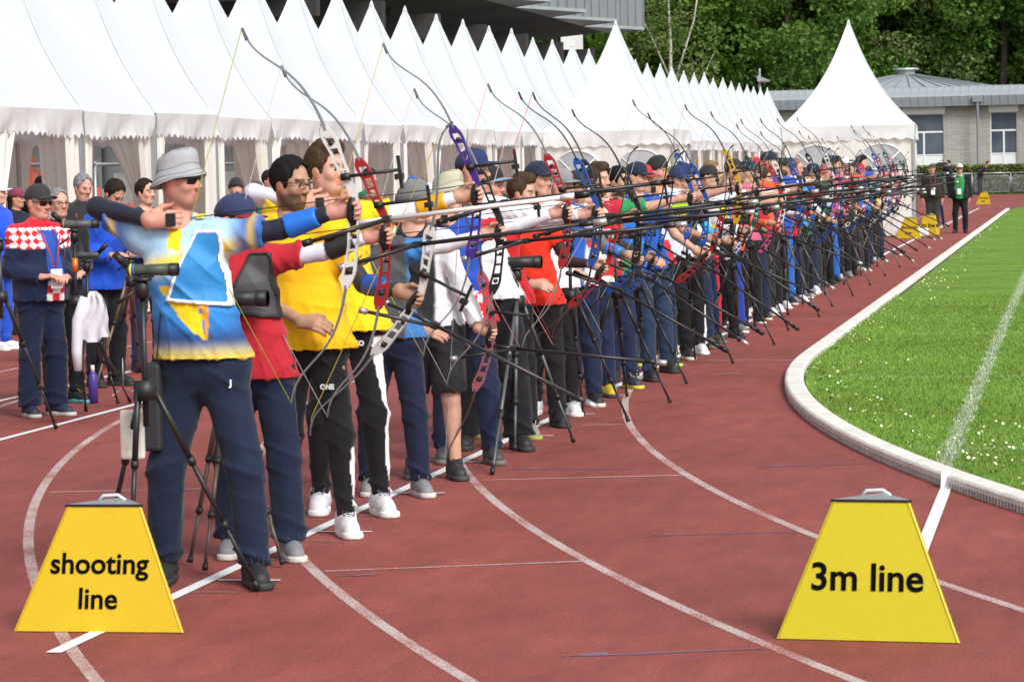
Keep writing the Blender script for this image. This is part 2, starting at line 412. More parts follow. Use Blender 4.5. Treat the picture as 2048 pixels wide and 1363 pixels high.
# grass blades near the camera, as one mass
def blades():
    N = 300000
    y = 15.5 + (40 - 15.5) * rng.random(N) ** 1.35
    # visible wedge: from the kerb to a little beyond the right border of the picture
    kx = np.where(y < CYB, CX - np.sqrt(np.maximum((RK - .17) ** 2 - np.minimum(y - CYB, 0) ** 2, 0)), CX - RK + .17)
    xr = .02 * y + .25 + 1.1 * rng.random(N) ** 3
    xr = np.maximum(xr, kx + .1)
    x = kx + (xr - kx) * rng.random(N)
    ok = x > kx + .005; x, y, kx = x[ok], y[ok], kx[ok]; N = len(x)
    edge = np.clip(1 - (x - kx) / .35, 0, 1)
    h = (.012 + .013 * rng.random(N)) * (1 + .8 * edge * rng.random(N)) * (.9 + y / 60)
    a = rng.random(N) * 2 * np.pi; wd = (.0035 + .003 * rng.random(N)) * (.7 + y / 30)
    lx, ly = rng.normal(0, .45, N) * h, rng.normal(0, .45, N) * h
    V = np.zeros((N, 3, 3), np.float32)
    V[:, 0] = np.stack([x - np.cos(a) * wd, y - np.sin(a) * wd, np.full(N, .024)], 1)
    V[:, 1] = np.stack([x + np.cos(a) * wd, y + np.sin(a) * wd, np.full(N, .024)], 1)
    V[:, 2] = np.stack([x + lx, y + ly, .026 + h], 1)
    c = np.zeros((N, 3)); t = rng.random(N)[:, None]; br = (.85 + .3 * rng.random(N))[:, None]
    patch = (.5 + .25 * np.sin(x * 2.1 + 1.3 * np.sin(y * .9)) + .25 * np.sin(y * 1.7 + x))[:, None]
    c = (np.array([[.165, .305, .042]]) * (1 - t) + np.array([[.255, .415, .075]]) * t) * br * (.92 + .2 * patch)
    ch = (np.abs(x - XCH) < .055 * (1 + .25 * np.sin(y * 7))) & (rng.random(N) < .62)
    c[ch] = np.array([.60, .66, .54]) * (.75 + .4 * rng.random((ch.sum(), 1)))
    hl = (((y / 6.3 - 2.955) % 1) < .024) & (rng.random(N) < .35)
    c[hl] = (.45, .55, .36)
    dry = rng.random(N) < .03; c[dry] = (.34, .30, .12)
    me = mesh_np('grass_blades', V.reshape(-1, 3), np.arange(N * 3).reshape(-1, 3), np.repeat(c, 3, 0), False)
    return obj('grass_blades', me, mat('grass_blade', (.1, .2, .02), .6, attr=True, transl=.25, spec=.25))
tag(blades(), 'short mown grass blades along the inside of the kerb', 'grass', kind='stuff')
def daisies():
    mb = MB(); N = 0; cols = []
    r2 = random.Random(5)
    spots = []
    for _ in range(150):
        y = 16 + 30 * r2.random() ** 1.5; kx = CX - math.sqrt((RK - .17) ** 2 - min(y - CYB, 0) ** 2)
        spots.append((kx + .05 + abs(r2.gauss(0, .3)), y))
    for _ in range(55): spots.append((r2.gauss(-.35, .3), r2.gauss(18.6, .8)))
    for _ in range(70): y = 40 + 60 * r2.random(); spots.append((CX - RK + .2 + abs(r2.gauss(0, .35)), y))
    for x, y in spots:
        kx = CX - math.sqrt((RK - .17) ** 2 - min(y - CYB, 0) ** 2)
        if x < kx + .04: continue
        h = .04 + .05 * r2.random(); r = (.0055 + .005 * r2.random()) * (1 if y < 40 else 1.3); z = .028 + h; yel = r2.random() < .08
        tx, ty = r2.uniform(-.5, .5), r2.uniform(-.9, .1)
        vs = [(x, y, z + .003)] + [(x + r * math.cos(a), y + r * math.sin(a) * .9, z + r * (tx * math.cos(a) - ty * math.sin(a))) for a in [i * math.pi / 3 for i in range(6)]]
        mb.add(vs, [(0, i + 1, (i + 1) % 6 + 1) for i in range(6)]); cols += [(.75, .55, .05)] + [((.8, .6, .03) if yel else (.82, .83, .80))] * 6
        mb.add([(x - .0015, y, .02), (x + .0015, y, .02), (x, y, z)], [(0, 1, 2)]); cols += [(.1, .2, .03)] * 3
    me = mesh_np('daisies', [v for v in mb.v], [f for f in mb.f], cols, False)
    return obj('daisies', me, mat('daisy', (.8, .8, .8), .6, attr=True))
tag(daisies(), 'small white daisies scattered in the grass by the kerb', 'flowers', kind='stuff')
def weeds():
    r2 = random.Random(9); V = []; F = []; cl = []
    for _ in range(16):
        y = 17 + 12 * r2.random(); kx = CX - math.sqrt((RK - .17) ** 2 - min(y - CYB, 0) ** 2); x = kx + .04 + abs(r2.gauss(0, .12))
        for k in range(r2.randint(6, 12)):
            a = r2.random() * 6.28; l = .03 + .04 * r2.random(); up = .015 + .03 * r2.random(); w_ = .008
            o = len(V); V += [(x, y, .026), (x + math.cos(a) * l * .5 - math.sin(a) * w_, y + math.sin(a) * l * .5 + math.cos(a) * w_, .03 + up), (x + math.cos(a) * l, y + math.sin(a) * l, .03 + up * .8), (x + math.cos(a) * l * .5 + math.sin(a) * w_, y + math.sin(a) * l * .5 - math.cos(a) * w_, .03 + up)]
            F.append((o, o + 1, o + 2, o + 3)); c = (.11 + .05 * r2.random(), .24 + .08 * r2.random(), .04); cl += [c] * 4
    return obj('weeds', mesh_np('weeds', V, F, cl, False), MATS['grass_blade'])
tag(weeds(), 'broad-leaved weeds growing along the inner kerb edge', 'weeds', kind='stuff')

# ------------------------------------------------------------------ yellow line markers
m_yel = {'a': mat('amber_yellow_board', (.60, .41, .004), .5, var=.03, vscale=1.6, var2=.02, v2scale=40, bump=.07, bscale=5, bdist=.02), 'b': mat('lemon_yellow_board', (.53, .455, .006), .5, var=.03, vscale=1.6, var2=.02, v2scale=40, bump=.07, bscale=5, bdist=.02)}
m_txt = mat('black_lettering', (.004, .004, .004), .95, spec=.05)
m_alu = mat('dull_aluminium', (.5, .5, .5), .4, metal=.8, var=.1)
m_clear = mat('clear_strap', (.55, .62, .66), .25)
m_blk = mat('black_plastic', (.012, .012, .013), .5)
def marker(label, words, loc, rz, bw=.64, tw=.285, hh=.475, ym='a', bd=None):
    t = thing('line_marker', label, 'sign', loc, rz, 'yellow line markers')
    R0, R1 = bw / math.sqrt(3), tw / math.sqrt(3); th = .006; yc = bw * .2887     # three sided: front edge along x, one corner at the back
    an = [math.radians(q) for q in (210, 330, 90)]
    c0 = [(R0 * math.cos(q), yc + R0 * math.sin(q)) for q in an]; c1 = [(R1 * math.cos(q), yc + R1 * math.sin(q)) for q in an]
    hmid = math.atan2((R0 - R1) / 2, hh)
    for i in range(3):
        j = (i + 1) % 3; nx, ny = math.cos(an[i] + math.pi / 3), math.sin(an[i] + math.pi / 3); e = .0025 * i
        q = [(c0[i][0], c0[i][1], .004), (c0[j][0], c0[j][1], .004), (c1[j][0], c1[j][1], hh), (c1[i][0], c1[i][1], hh)]
        q = [(x - nx * e, y - ny * e, z) for x, y, z in q]; q += [(x - nx * th, y - ny * th, z) for x, y, z in q]
        MB().add(q, [(0, 1, 2, 3), (7, 6, 5, 4), (0, 4, 5, 1), (1, 5, 6, 2), (2, 6, 7, 3), (3, 7, 4, 0)]).obj('board', m_yel[ym], t)
        ang = an[i] + math.pi / 3 + math.pi / 2
        for wd, z, sz in words:
            f = z / hh; r = (R0 * (1 - f) + R1 * f) / 2 + .0035
            obj('lettering', text_mesh(wd, sz, .0018 * sz / .1), m_txt, t, (nx * r + (.0 if i else -.008), yc + ny * r, z), (math.pi / 2 - hmid, 0, ang))
    def tri(k, z): return [(x * k, yc + (y - yc) * k, z) for x, y in c1]
    MB().add(tri(1.05, hh) + tri(1.05, hh + .009), [(2, 1, 0), (3, 4, 5), (0, 1, 4, 3), (1, 2, 5, 4), (2, 0, 3, 5)]).obj('top_plate', m_blk, t)
    MB().add(tri(1.0, hh + .009) + [(0, yc, hh + .022)], [(0, 1, 3), (1, 2, 3), (2, 0, 3)]).obj('lid', m_alu, t)
    mb = MB(); mb.tube([(-.05, yc, hh + .014), (-.03, yc, hh + .034), (.03, yc, hh + .036), (.06, yc, hh + .016)], .007, 6); mb.obj('lid_handle', m_clear, t, True)
    MB().add([(x * .985, yc + (y - yc) * .985, .0) for x, y in c0] + [(x * .985, yc + (y - yc) * .985, .0035) for x, y in c0], [(2, 1, 0), (3, 4, 5), (0, 1, 4, 3), (1, 2, 5, 4), (2, 0, 3, 5)]).obj('base_plate', m_blk, t)
    return t
W2 = (('shooting', .225, .115), ('line', .092, .115))
p0, p1 = G(28, 1263), G(367, 1266); d01 = math.atan2(p1[1] - p0[1], p1[0] - p0[0])
def mk_at(pa, pb):
    return ((pa[0] + pb[0]) / 2, (pa[1] + pb[1]) / 2, 0), math.atan2(pb[1] - pa[1], pb[0] - pa[0]), math.hypot(pb[0] - pa[0], pb[1] - pa[1])
l, a, bw = mk_at(p0, p1); marker('amber yellow marker box reading shooting line in the near left foreground', W2, l, a, bw, bw * .44, .478, 'a')
l, a, bw = mk_at(G(1553, 1278), G(1920, 1287)); marker('lemon yellow marker box reading 3m line in the near right foreground', (('3m line', .185, .143),), l, a, bw, bw * .425, .503, 'b')
l, a, bw = mk_at(G(1799, 477), G(1834, 477)); marker('far yellow marker box reading shooting line at the end of the archers', W2, (l[0], l[1], 0), -.45, .66, .3, .48, 'a')
l, a, bw = mk_at(G(1950, 409), G(1983, 408)); marker('farthest yellow marker box on the track by the fence', W2, l, -.4, .66, .3, .48, 'a')
l, a, bw = mk_at(G(1846, 470), G(1862, 470)); marker('yellow marker box half hidden behind the legs of the man in the flat cap', (('3m line', .185, .15),), l, -.6, .6, .3, .48, 'a')
# ------------------------------------------------------------------ pagoda tents
m_seam = mat('tent_seam', (.80, .82, .835), .7)
m_roof = mat('tent_roof_fabric', (.83, .875, .91), .6, var=.012, vscale=.7, transl=.36, spec=.25)
m_tent = mat('white_tent_fabric', (.86, .875, .885), .65, var=.03, vscale=1.5, bump=.3, bscale=4, bdist=.05, transl=.38, spec=.25)
m_wall = mat('cream_tent_wall', (.83, .81, .76), .65, var=.06, vscale=3, bump=.25, bscale=3, bdist=.04, transl=.3, stretch=(2.5, 2.5, .4))
m_pole = mat('grey_tent_pole', (.34, .35, .36), .45, metal=.3)
m_clearw = mat('hazy_window_film', (.36, .38, .40), .2, var=.2, vscale=1.2, spec=.6)
EAVE, PEAK = 2.60, 5.10
def tent_roof(h=1.5, eave=EAVE, peak=PEAK, n=16, m=10):
    mb = MB()
    def pr(t): return .586 * t + .414 * t ** 3
    for s in range(4):
        def fn(i, j):
            t = j / n; r = max(pr(t), .012) * h; u = (i / m * 2 - 1); z = peak - (peak - eave) * t
            sag = 1 - .055 * (1 - u * u) * (1 - abs(2 * t - 1) ** 2)
            x, y = u * r, -r * sag
            for _ in range(s): x, y = -y, x
            return (x, y, z)
        mb.grid(lambda i, j: fn(m - i, j), m + 1, n + 1)
    return mb.mesh('roof', True)
def roof_seam(h=1.5, eave=EAVE, peak=PEAK, n=16):
    mb = MB(); pts = []
    for j in range(1, n + 1): t = j / n; r = max(.586 * t + .414 * t ** 3, .012) * h; pts.append((r, -r, peak - (peak - eave) * t + .004))
    mb.tube(pts, .008, 5, False); return mb.mesh('ridge_seam', True)
def tent_valance(h=1.5, eave=EAVE, drop=.31, sc=.172, amp=.05, seed=0):
    r_ = random.Random(seed); mb = MB(); per = int(round(2 * h / sc)); m = per * 6
    ph = [r_.random() * 6.28 for _ in range(8)]
    for s in range(4):
        def fn(i, j):
            u = i / m * 2 - 1; f = j / 4.0
            z = eave - drop * f * (1 + .06 * math.sin(u * 3 + ph[s]) - .10 * max(0, abs(u) - .9) * 10 * (ph[s] > 3))
            if j == 4: z += amp * (.5 - .5 * math.cos(2 * math.pi * (u + 1) / 2 * per)) - amp * .4
            wv = (.035 * math.sin(u * (3 + 2 * (s % 2)) + ph[s] + f * 2) + .012 * math.sin(u * 13 + ph[s + 4] + 4 * f) + .006 * math.sin(u * 31 + ph[s])) * f
            bow = -.05 * (1 - u * u) * math.sin(math.pi * min(1, f * .8 + .1)) * .6
            x, y = u * (h - .02 - .02 * f), -(h + .006 + wv + bow * .4)
            for _ in range(s): x, y = -y, x
            return (x, y, z)
        mb.grid(fn, m + 1, 5)
    return mb.mesh('valance', True)
def curtain(w0, w1, top, seed, bot=.05, tie=.42):
    """hanging cloth along local x from 0 to w0 at the top, gathered to w1 lower down"""
    r_ = random.Random(seed); p = [r_.random() * 6.28 for _ in range(4)]; mb = MB(); nu, nv = 22, 14
    def fn(i, j):
        u = i / (nu - 1); f = j / (nv - 1); z = top + (bot - top) * f
        g = w0 + (w1 - w0) * min(1, f / tie) ** .8; g += .06 * max(0, f - tie)
        return (u * g, .05 * math.sin(u * 14 + p[0] + f * 1.5) * (.3 + .7 * f) + .03 * math.sin(u * 25 + p[1]), z)
    mb.grid(fn, nu, nv); return mb.mesh('curtain', True)
roof_me = tent_roof(); val_me = [tent_valance(seed=i) for i in range(7)]; seam_me = roof_seam()
cur_me = [curtain(.62, .30, EAVE - .05, 3), curtain(.5, .42, EAVE - .05, 4), curtain(.75, .22, EAVE - .05, 5), curtain(.38, .34, EAVE - .05, 6)]
leg_me = MB().box((-.03, -.03, 0), (.03, .03, EAVE)).mesh('leg')
fin_me = MB().tube([(0, 0, PEAK - .10), (0, 0, PEAK + .02)], [.05, .012], 8).mesh('peak_cap', True)
wall_me = MB()
wall_me.grid(lambda i, j: (-1.46 + 2.92 * i / 40, .025 * math.sin(i * .9) + .012 * math.sin(i * 2.3), EAVE - .02 - (EAVE - .06) * j / 6), 41, 7)
wall_me = wall_me.mesh('back_wall', True)
def make_tent(label, x, y, k, back=True, group='white pagoda tents in the row'):
    t = thing('pagoda_tent', label, 'tent', (x, y, 0), 0, group)
    obj('roof', roof_me, m_roof, t); obj('valance', val_me[k % 7], m_tent, t); obj('peak_cap', fin_me, m_roof, t)
    for q in range(4): obj('ridge_seam', seam_me, m_roof, t, None, (0, 0, q * math.pi / 2))
    t.rotation_euler = (rnd.uniform(-.006, .006), rnd.uniform(-.006, .006), rnd.uniform(-.012, .012)); t.scale = (1, 1, rnd.uniform(.985, 1.012))
    for sx in (-1, 1):
        for sy in (-1, 1): obj('leg', leg_me, m_pole, t, (sx * 1.46, sy * 1.46, 0))
    # curtains at the front posts (the +x side faces the archers)
    obj('curtain', cur_me[k % 4], m_wall, t, (1.44, -1.42, 0), (0, 0, math.pi / 2))
    obj('curtain', cur_me[(k + 1) % 4], m_wall, t, (1.44, 1.42, 0), (0, 0, -math.pi / 2))
    # side curtains drawn back between neighbours
    obj('curtain', cur_me[(k + 2) % 4], m_wall, t, (1.38, -1.44, 0), (0, 0, math.pi))
    if back:
        obj('back_wall', wall_me, m_wall, t, (-1.45, 0, 0), (0, 0, math.pi / 2))
        if k % 2: obj('curtain', cur_me[2], m_wall, t, (-.9, -1.44, 0), (0, 0, math.pi))
    else:
        obj('curtain', cur_me[k % 3], m_wall, t, (-1.44, -1.42, 0), (0, 0, math.pi / 2)); obj('curtain', cur_me[3], m_wall, t, (-1.44, 1.42, 0), (0, 0, -math.pi / 2))
    return t
XT, Y8 = -13.2, 70.3
ORD = ['first', 'second', 'third', 'fourth', 'fifth', 'sixth', 'seventh', 'eighth', 'ninth', 'tenth', 'eleventh', 'twelfth', 'thirteenth', 'fourteenth', 'fifteenth', 'sixteenth', 'seventeenth', 'eighteenth', 'nineteenth', 'twentieth']
ORD += ['twenty-' + o for o in ORD[:9]] + ['thirtieth'] + ['thirty-' + o for o in ORD[:9]] + ['fortieth'] + ['forty-' + o for o in ORD[:9]] + ['fiftieth'] + ['fifty-' + o for o in ORD[:9]]
i0 = -14
for i in range(i0, 23):
    y = Y8 + 3.0 * i
    k = i - i0
    if i in (5, 6, 7, 8): vis = True
    make_tent('white pagoda tent with open curtains, %s of the long row from the left' % ORD[k], XT, y, k, back=(k > 10))

def big_tent(label, x, y, rz=0.0):
    t = thing('pagoda_tent', label, 'tent', (x, y, 0), rz, 'white pagoda tents with arched windows')
    obj('roof', roof_me, m_roof, t); obj('peak_cap', fin_me, m_roof, t)
    obj('valance', tent_valance(drop=.34, sc=.3, amp=.045, seed=9), m_tent, t)
    for q in range(4): obj('ridge_seam', seam_me, m_roof, t, None, (0, 0, q * math.pi / 2))
    for sx in (-1, 1):
        for sy in (-1, 1): obj('leg', leg_me, m_pole, t, (sx * 1.45, sy * 1.45, 0))
    for s in range(4):
        mb = MB(); n = 24
        mb.grid(lambda i, j: (-1.43 + 2.86 * i / n, .012 * math.sin(i * .8 + s), EAVE - .1 - (EAVE - .14) * j / 8), n + 1, 9)
        wl = mb.obj('side_wall', m_wall, t, True)
        a = s * math.pi / 2; wl.rotation_euler = (0, 0, a); wl.location = (1.44 * math.sin(a), -1.44 * math.cos(a), 0)
        for cx in (-.72, .72):
            mb = MB(); r = .60; z0 = 1.58; seg_ = 18
            pts = [(cx + r * math.cos(q), -.03, z0 + r * .98 * math.sin(q)) for q in [math.pi * k / seg_ for k in range(seg_ + 1)]]
            mb.add(pts, [tuple(range(len(pts)))]); wn = mb.obj('window', m_clearw, wl)
            fb = MB(); fb.tube(pts + [pts[0]], .022, 6, False)
            fb.tube([(cx, -.034, z0), (cx + r * .7, -.034, z0 + r * .7)], .02, 6); fb.tube([(cx, -.034, z0), (cx - r * .7, -.034, z0 + r * .7)], .02, 6)
            fb.obj('frame', m_tent, wl, True)
    for sx in (-1, 1):
        for sy in (-1, 1): MB().box((sx * 1.45 - .35, sy * 1.45 - .3, .02), (sx * 1.45 + .3, sy * 1.45 + .3, .2)).obj('ballast', m_tent, t, bevel=.03)
    return t
Yb = 70.3
def xat(px, Y): r = ray(px, 250); return r[0] / r[1] * Y
big_tent('white pagoda tent standing forward of the row, with arched windows', xat(1235, Yb), Yb)
big_tent('single white pagoda tent at the end of the shooting line, before the grey building', xat(1700, 75.4), 75.4, .04).scale = (1.06, 1.06, 1.02)

# ------------------------------------------------------------------ grandstand behind the tents
m_dark = mat('shade_dark_soffit', (.035, .033, .032), .8, var=.3, vscale=.6, stretch=(.3, 3, 1))  # dark roofing colour with the shade under the roof worked into it
m_zinc = mat('ribbed_grey_metal', (.27, .29, .31), .45, metal=.35, var=.1, vscale=2)
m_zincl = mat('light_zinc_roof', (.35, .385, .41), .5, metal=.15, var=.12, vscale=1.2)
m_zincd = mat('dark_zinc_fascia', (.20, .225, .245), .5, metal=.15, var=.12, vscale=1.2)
m_conc = mat('grey_concrete', (.36, .35, .33), .85, var=.15, vscale=2)
m_whitep = mat('white_render', (.72, .73, .72), .7, var=.05)
m_seat = mat('orange_red_seat', (.62, .15, .09), .5, var=.12)
gs = thing('grandstand', 'long dark roofed grandstand with stepped grey metal fascia behind the tents', 'grandstand')
XG = -18.2; YE = XG / ray(1286, 57)[0] * ray(1286, 57)[1]; ZG = PY(1286, 57, YE)[2]; XG -= 1.9; YE += 3.1
print('grandstand end', YE, ZG)
def zr(x): return ZG - .085 * (XG - x)           # roof underside falls towards the back
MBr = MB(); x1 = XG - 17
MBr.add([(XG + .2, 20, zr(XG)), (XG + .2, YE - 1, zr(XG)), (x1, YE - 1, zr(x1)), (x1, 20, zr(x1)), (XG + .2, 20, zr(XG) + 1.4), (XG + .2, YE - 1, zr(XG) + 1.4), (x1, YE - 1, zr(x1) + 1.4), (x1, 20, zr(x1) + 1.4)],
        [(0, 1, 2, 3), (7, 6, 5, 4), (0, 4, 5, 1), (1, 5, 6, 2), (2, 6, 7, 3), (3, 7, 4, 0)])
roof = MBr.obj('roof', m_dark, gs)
pit = 8.1
for i in range(12):
    yb = YE - pit * (i + 1); ye = YE - pit * i
    # one saw-tooth bay: long face turned out towards the track, short return
    mb = MB(); o = 1.9
    pts = [(XG, yb), (XG + o, yb + pit * .62), (XG, ye)]
    z0, z1 = zr(XG) - .05, zr(XG) + 1.75
    mb.add([(p[0], p[1], z0) for p in pts] + [(p[0], p[1], z1) for p in pts], [(0, 3, 4, 1), (1, 4, 5, 2), (0, 1, 2), (5, 4, 3), (2, 5, 3, 0)])
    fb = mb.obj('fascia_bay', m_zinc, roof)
    for a, b in ((pts[0], pts[1]), (pts[1], pts[2])):
        L_ = math.hypot(b[0] - a[0], b[1] - a[1]); n_ = max(3, int(L_ / .62)); nx, ny = (b[1] - a[1]) / L_, -(b[0] - a[0]) / L_
        for k in range(n_ + 1):
            px_, py_ = a[0] + (b[0] - a[0]) * k / n_, a[1] + (b[1] - a[1]) * k / n_
            tx, ty = (b[0] - a[0]) / L_ * .03, (b[1] - a[1]) / L_ * .03
            MB().add([(px_ - tx, py_ - ty, z0 + .1), (px_ + tx, py_ + ty, z0 + .1), (px_ + tx + nx * .05, py_ + ty + ny * .05, z0 + .1), (px_ - tx + nx * .05, py_ - ty + ny * .05, z0 + .1),
                      (px_ - tx, py_ - ty, z1), (px_ + tx, py_ + ty, z1), (px_ + tx + nx * .05, py_ + ty + ny * .05, z1), (px_ - tx + nx * .05, py_ - ty + ny * .05, z1)],
                     [(0, 1, 2, 3), (7, 6, 5, 4), (3, 2, 6, 7), (0, 3, 7, 4), (1, 5, 6, 2)]).obj('rib', m_zincd, roof)
        MB().add([(a[0] + nx * .07, a[1] + ny * .07, z0 - .02), (b[0] + nx * .07, b[1] + ny * .07, z0 - .02), (b[0], b[1], z0 - .02), (a[0], a[1], z0 - .02),
                  (a[0] + nx * .07, a[1] + ny * .07, z0 + .1), (b[0] + nx * .07, b[1] + ny * .07, z0 + .1), (b[0], b[1], z0 + .1), (a[0], a[1], z0 + .1)],
                 [(3, 2, 1, 0), (0, 1, 5, 4), (4, 5, 6, 7)]).obj('drip_edge', m_zincl, roof)
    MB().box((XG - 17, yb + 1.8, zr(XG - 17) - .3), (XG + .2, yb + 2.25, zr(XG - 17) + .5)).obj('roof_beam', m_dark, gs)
    MB().tube([(XG - 3.2, yb + 2, 0), (XG - 3.2, yb + 2, zr(XG - 3.2))], .14, 10).obj('column', m_zinc, gs, True)
    MB().tube([(XG - 14, yb + 2, 0), (XG - 14, yb + 2, zr(XG - 14))], .16, 10).obj('column', m_zinc, gs, True)
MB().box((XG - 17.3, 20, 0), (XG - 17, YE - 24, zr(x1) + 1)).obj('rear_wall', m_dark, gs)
pw = PY(1122, 100, YE + 9); pw2 = PY(1153, 100, YE + 9)
MB().box((pw[0], YE + 9, 0), (pw2[0], YE + 11, 8.6)).obj('stair_tower', m_whitep, gs)
for r_i in range(7):
    MB().box((XG - 1.2 - .8 * (r_i + 1), 24, 0), (XG - 1.2 - .8 * r_i, YE - 6, .75 + .38 * r_i)).obj('terrace_step', m_conc, gs)
sb = MB(); sb.box((-.2, -.2, .02), (.2, .2, .07)); sb.box((-.2, -.2, .0), (-.15, .2, .42)); seat_me = sb.mesh('seat')
for r_i in range(7):
    for k in range(62):
        obj('seat', seat_me, m_seat, gs, (XG - 1.5 - .8 * r_i, 36 + .56 * k, .76 + .38 * r_i))
# crowd barriers between tents and stand
m_galv = mat('galvanised_steel', (.42, .44, .46), .42, metal=.6, var=.1)
bm_ = MB(); bm_.tube([(0, 0, .15), (0, 0, 1.12), (0, .06, 1.18), (0, 2.32, 1.18), (0, 2.38, 1.12), (0, 2.38, .15)], .02, 6); bm_.tube([(0, .02, .22), (0, 2.36, .22)], .016, 6); fr_me = bm_.mesh('frame', True)
bm_ = MB(); [bm_.tube([(0, .12 * k, .22), (0, .12 * k, 1.16)], .008, 4, False) for k in range(1, 20)]; bars_me = bm_.mesh('bars', True)
po_me = MB().tube([(0, 0, 0), (0, 0, 2.05)], .035, 8).mesh('post', True)
rail_me = MB().tube([(0, 0, 2.0), (0, 2.4, 2.0)], .03, 8).mesh('top_rail', True)
for k in range(14):
    b = thing('crowd_barrier', 'galvanised barrier with upright bars, seen through the %s tent openings' % ('nearest' if k < 5 else 'farther'), 'barrier', (-16.3, 36 + 2.42 * k, 0), 0, 'barriers behind the tents')
    b['label'] = 'galvanised barrier with upright bars behind the tents, %s from the left' % ORD[k]
    obj('frame', fr_me, m_galv, b); obj('bars', bars_me, m_galv, b); obj('post', po_me, m_galv, b, (0, -.02, 0)); obj('top_rail', rail_me, m_galv, b)

# ------------------------------------------------------------------ grey block building on the right
m_block = bpy.data.materials.new('grey_block_wall'); m_block.use_nodes = True
t_ = m_block.node_tree; b_ = t_.nodes['Principled BSDF']; b_.inputs['Roughness'].default_value = .85
br = t_.nodes.new('ShaderNodeTexBrick'); br.inputs['Scale'].default_value = 1.0; br.inputs['Brick Width'].default_value = .5; br.inputs['Row Height'].default_value = .125; br.inputs['Mortar Size'].default_value = .012
br.inputs['Color1'].default_value = (.42, .40, .365, 1); br.inputs['Color2'].default_value = (.34, .325, .30, 1); br.inputs['Mortar'].default_value = (.22, .21, .20, 1)
tc_ = t_.nodes.new('ShaderNodeTexCoord'); sx_ = t_.nodes.new('ShaderNodeSeparateXYZ'); cb_ = t_.nodes.new('ShaderNodeCombineXYZ')
t_.links.new(tc_.outputs['Object'], sx_.inputs[0]); t_.links.new(sx_.outputs[0], cb_.inputs[0]); t_.links.new(sx_.outputs[2], cb_.inputs[1]); t_.links.new(cb_.outputs[0], br.inputs['Vector'])
bp_ = t_.nodes.new('ShaderNodeBump'); bp_.inputs['Strength'].default_value = .5; bp_.inputs['Distance'].default_value = .01; t_.links.new(br.outputs['Fac'], bp_.inputs['Height']); bp_.invert = True
t_.links.new(br.outputs['Color'], b_.inputs['Base Color']); t_.links.new(bp_.outputs[0], b_.inputs['Normal'])
m_glass = mat('dark_window_glass', (.075, .09, .125), .06, var=.5, vscale=.5, spec=.8)
m_frame = mat('white_window_frame', (.74, .75, .76), .5)
bd = thing('clubhouse', 'low grey block building with seamed zinc roof and tall white windows', 'building')
YC0, YC1 = 178.0, 177.6
A = PY(1534, 330, YC0); B = PY(1957, 330, YC1); Dd = PY(2120, 330, YC1 - .5); Z0 = PY(1531, 330, YC0 + 4.0)
zt = PY(1957, 207, YC1)[2]
def wall_seg(P, Q, z0, z1, openings=(), name='wall'):
    """wall along P->Q; openings as (u0,u1,z0,z1) along the length; local x along the wall"""
    L_ = math.hypot(Q[0] - P[0], Q[1] - P[1]); us = sorted({0, L_, *[o[0] for o in openings], *[o[1] for o in openings]}); zs = sorted({z0, z1, *[o[2] for o in openings], *[o[3] for o in openings]})
    mb = MB()
    for i in range(len(us) - 1):
        for j in range(len(zs) - 1):
            uc, zc = (us[i] + us[i + 1]) / 2, (zs[j] + zs[j + 1]) / 2
            if any(o[0] < uc < o[1] and o[2] < zc < o[3] for o in openings): continue
            mb.add([(us[i], 0, zs[j]), (us[i + 1], 0, zs[j]), (us[i + 1], 0, zs[j + 1]), (us[i], 0, zs[j + 1])], [(0, 1, 2, 3)])
    for u0, u1, a, b in openings:
        mb.add([(u0, 0, a), (u1, 0, a), (u1, 0, b), (u0, 0, b), (u0, .2, a), (u1, .2, a), (u1, .2, b), (u0, .2, b)], [(0, 4, 5, 1), (1, 5, 6, 2), (2, 6, 7, 3), (3, 7, 4, 0)])
    o = mb.obj(name, m_block, bd); o.location = (P[0], P[1], 0); o.rotation_euler = (0, 0, math.atan2(Q[1] - P[1], Q[0] - P[0])); return o
LAB = math.hypot(B[0] - A[0], B[1] - A[1])
def uAB(px):                                        # column -> distance along wall A-B
    r = ray(px, 300); k = r[0] / r[1]; ex, ey = (B[0] - A[0]) / LAB, (B[1] - A[1]) / LAB
    return (k * A[1] - A[0]) / (ex - k * ey)
def zAB(px, py):
    u = uAB(px); y = A[1] + (B[1] - A[1]) * u / LAB; return PY(px, py, y)[2]
w1 = (uAB(1808), uAB(1888), .12, zAB(1850, 228)); w1b = (uAB(1640), uAB(1712), .12, w1[3])
wAB = wall_seg(A, B, 0, zt, [w1, w1b])
LBD = math.hypot(Dd[0] - B[0], Dd[1] - B[1]); eBD = LBD / (Dd[0] - B[0])
u2 = (PY(1981, 300, YC1)[0] - B[0], PY(2035, 300, YC1)[0] - B[0], .12, PY(2000, 224, YC1)[2])
wBD = wall_seg(B, Dd, 0, zt, [u2])
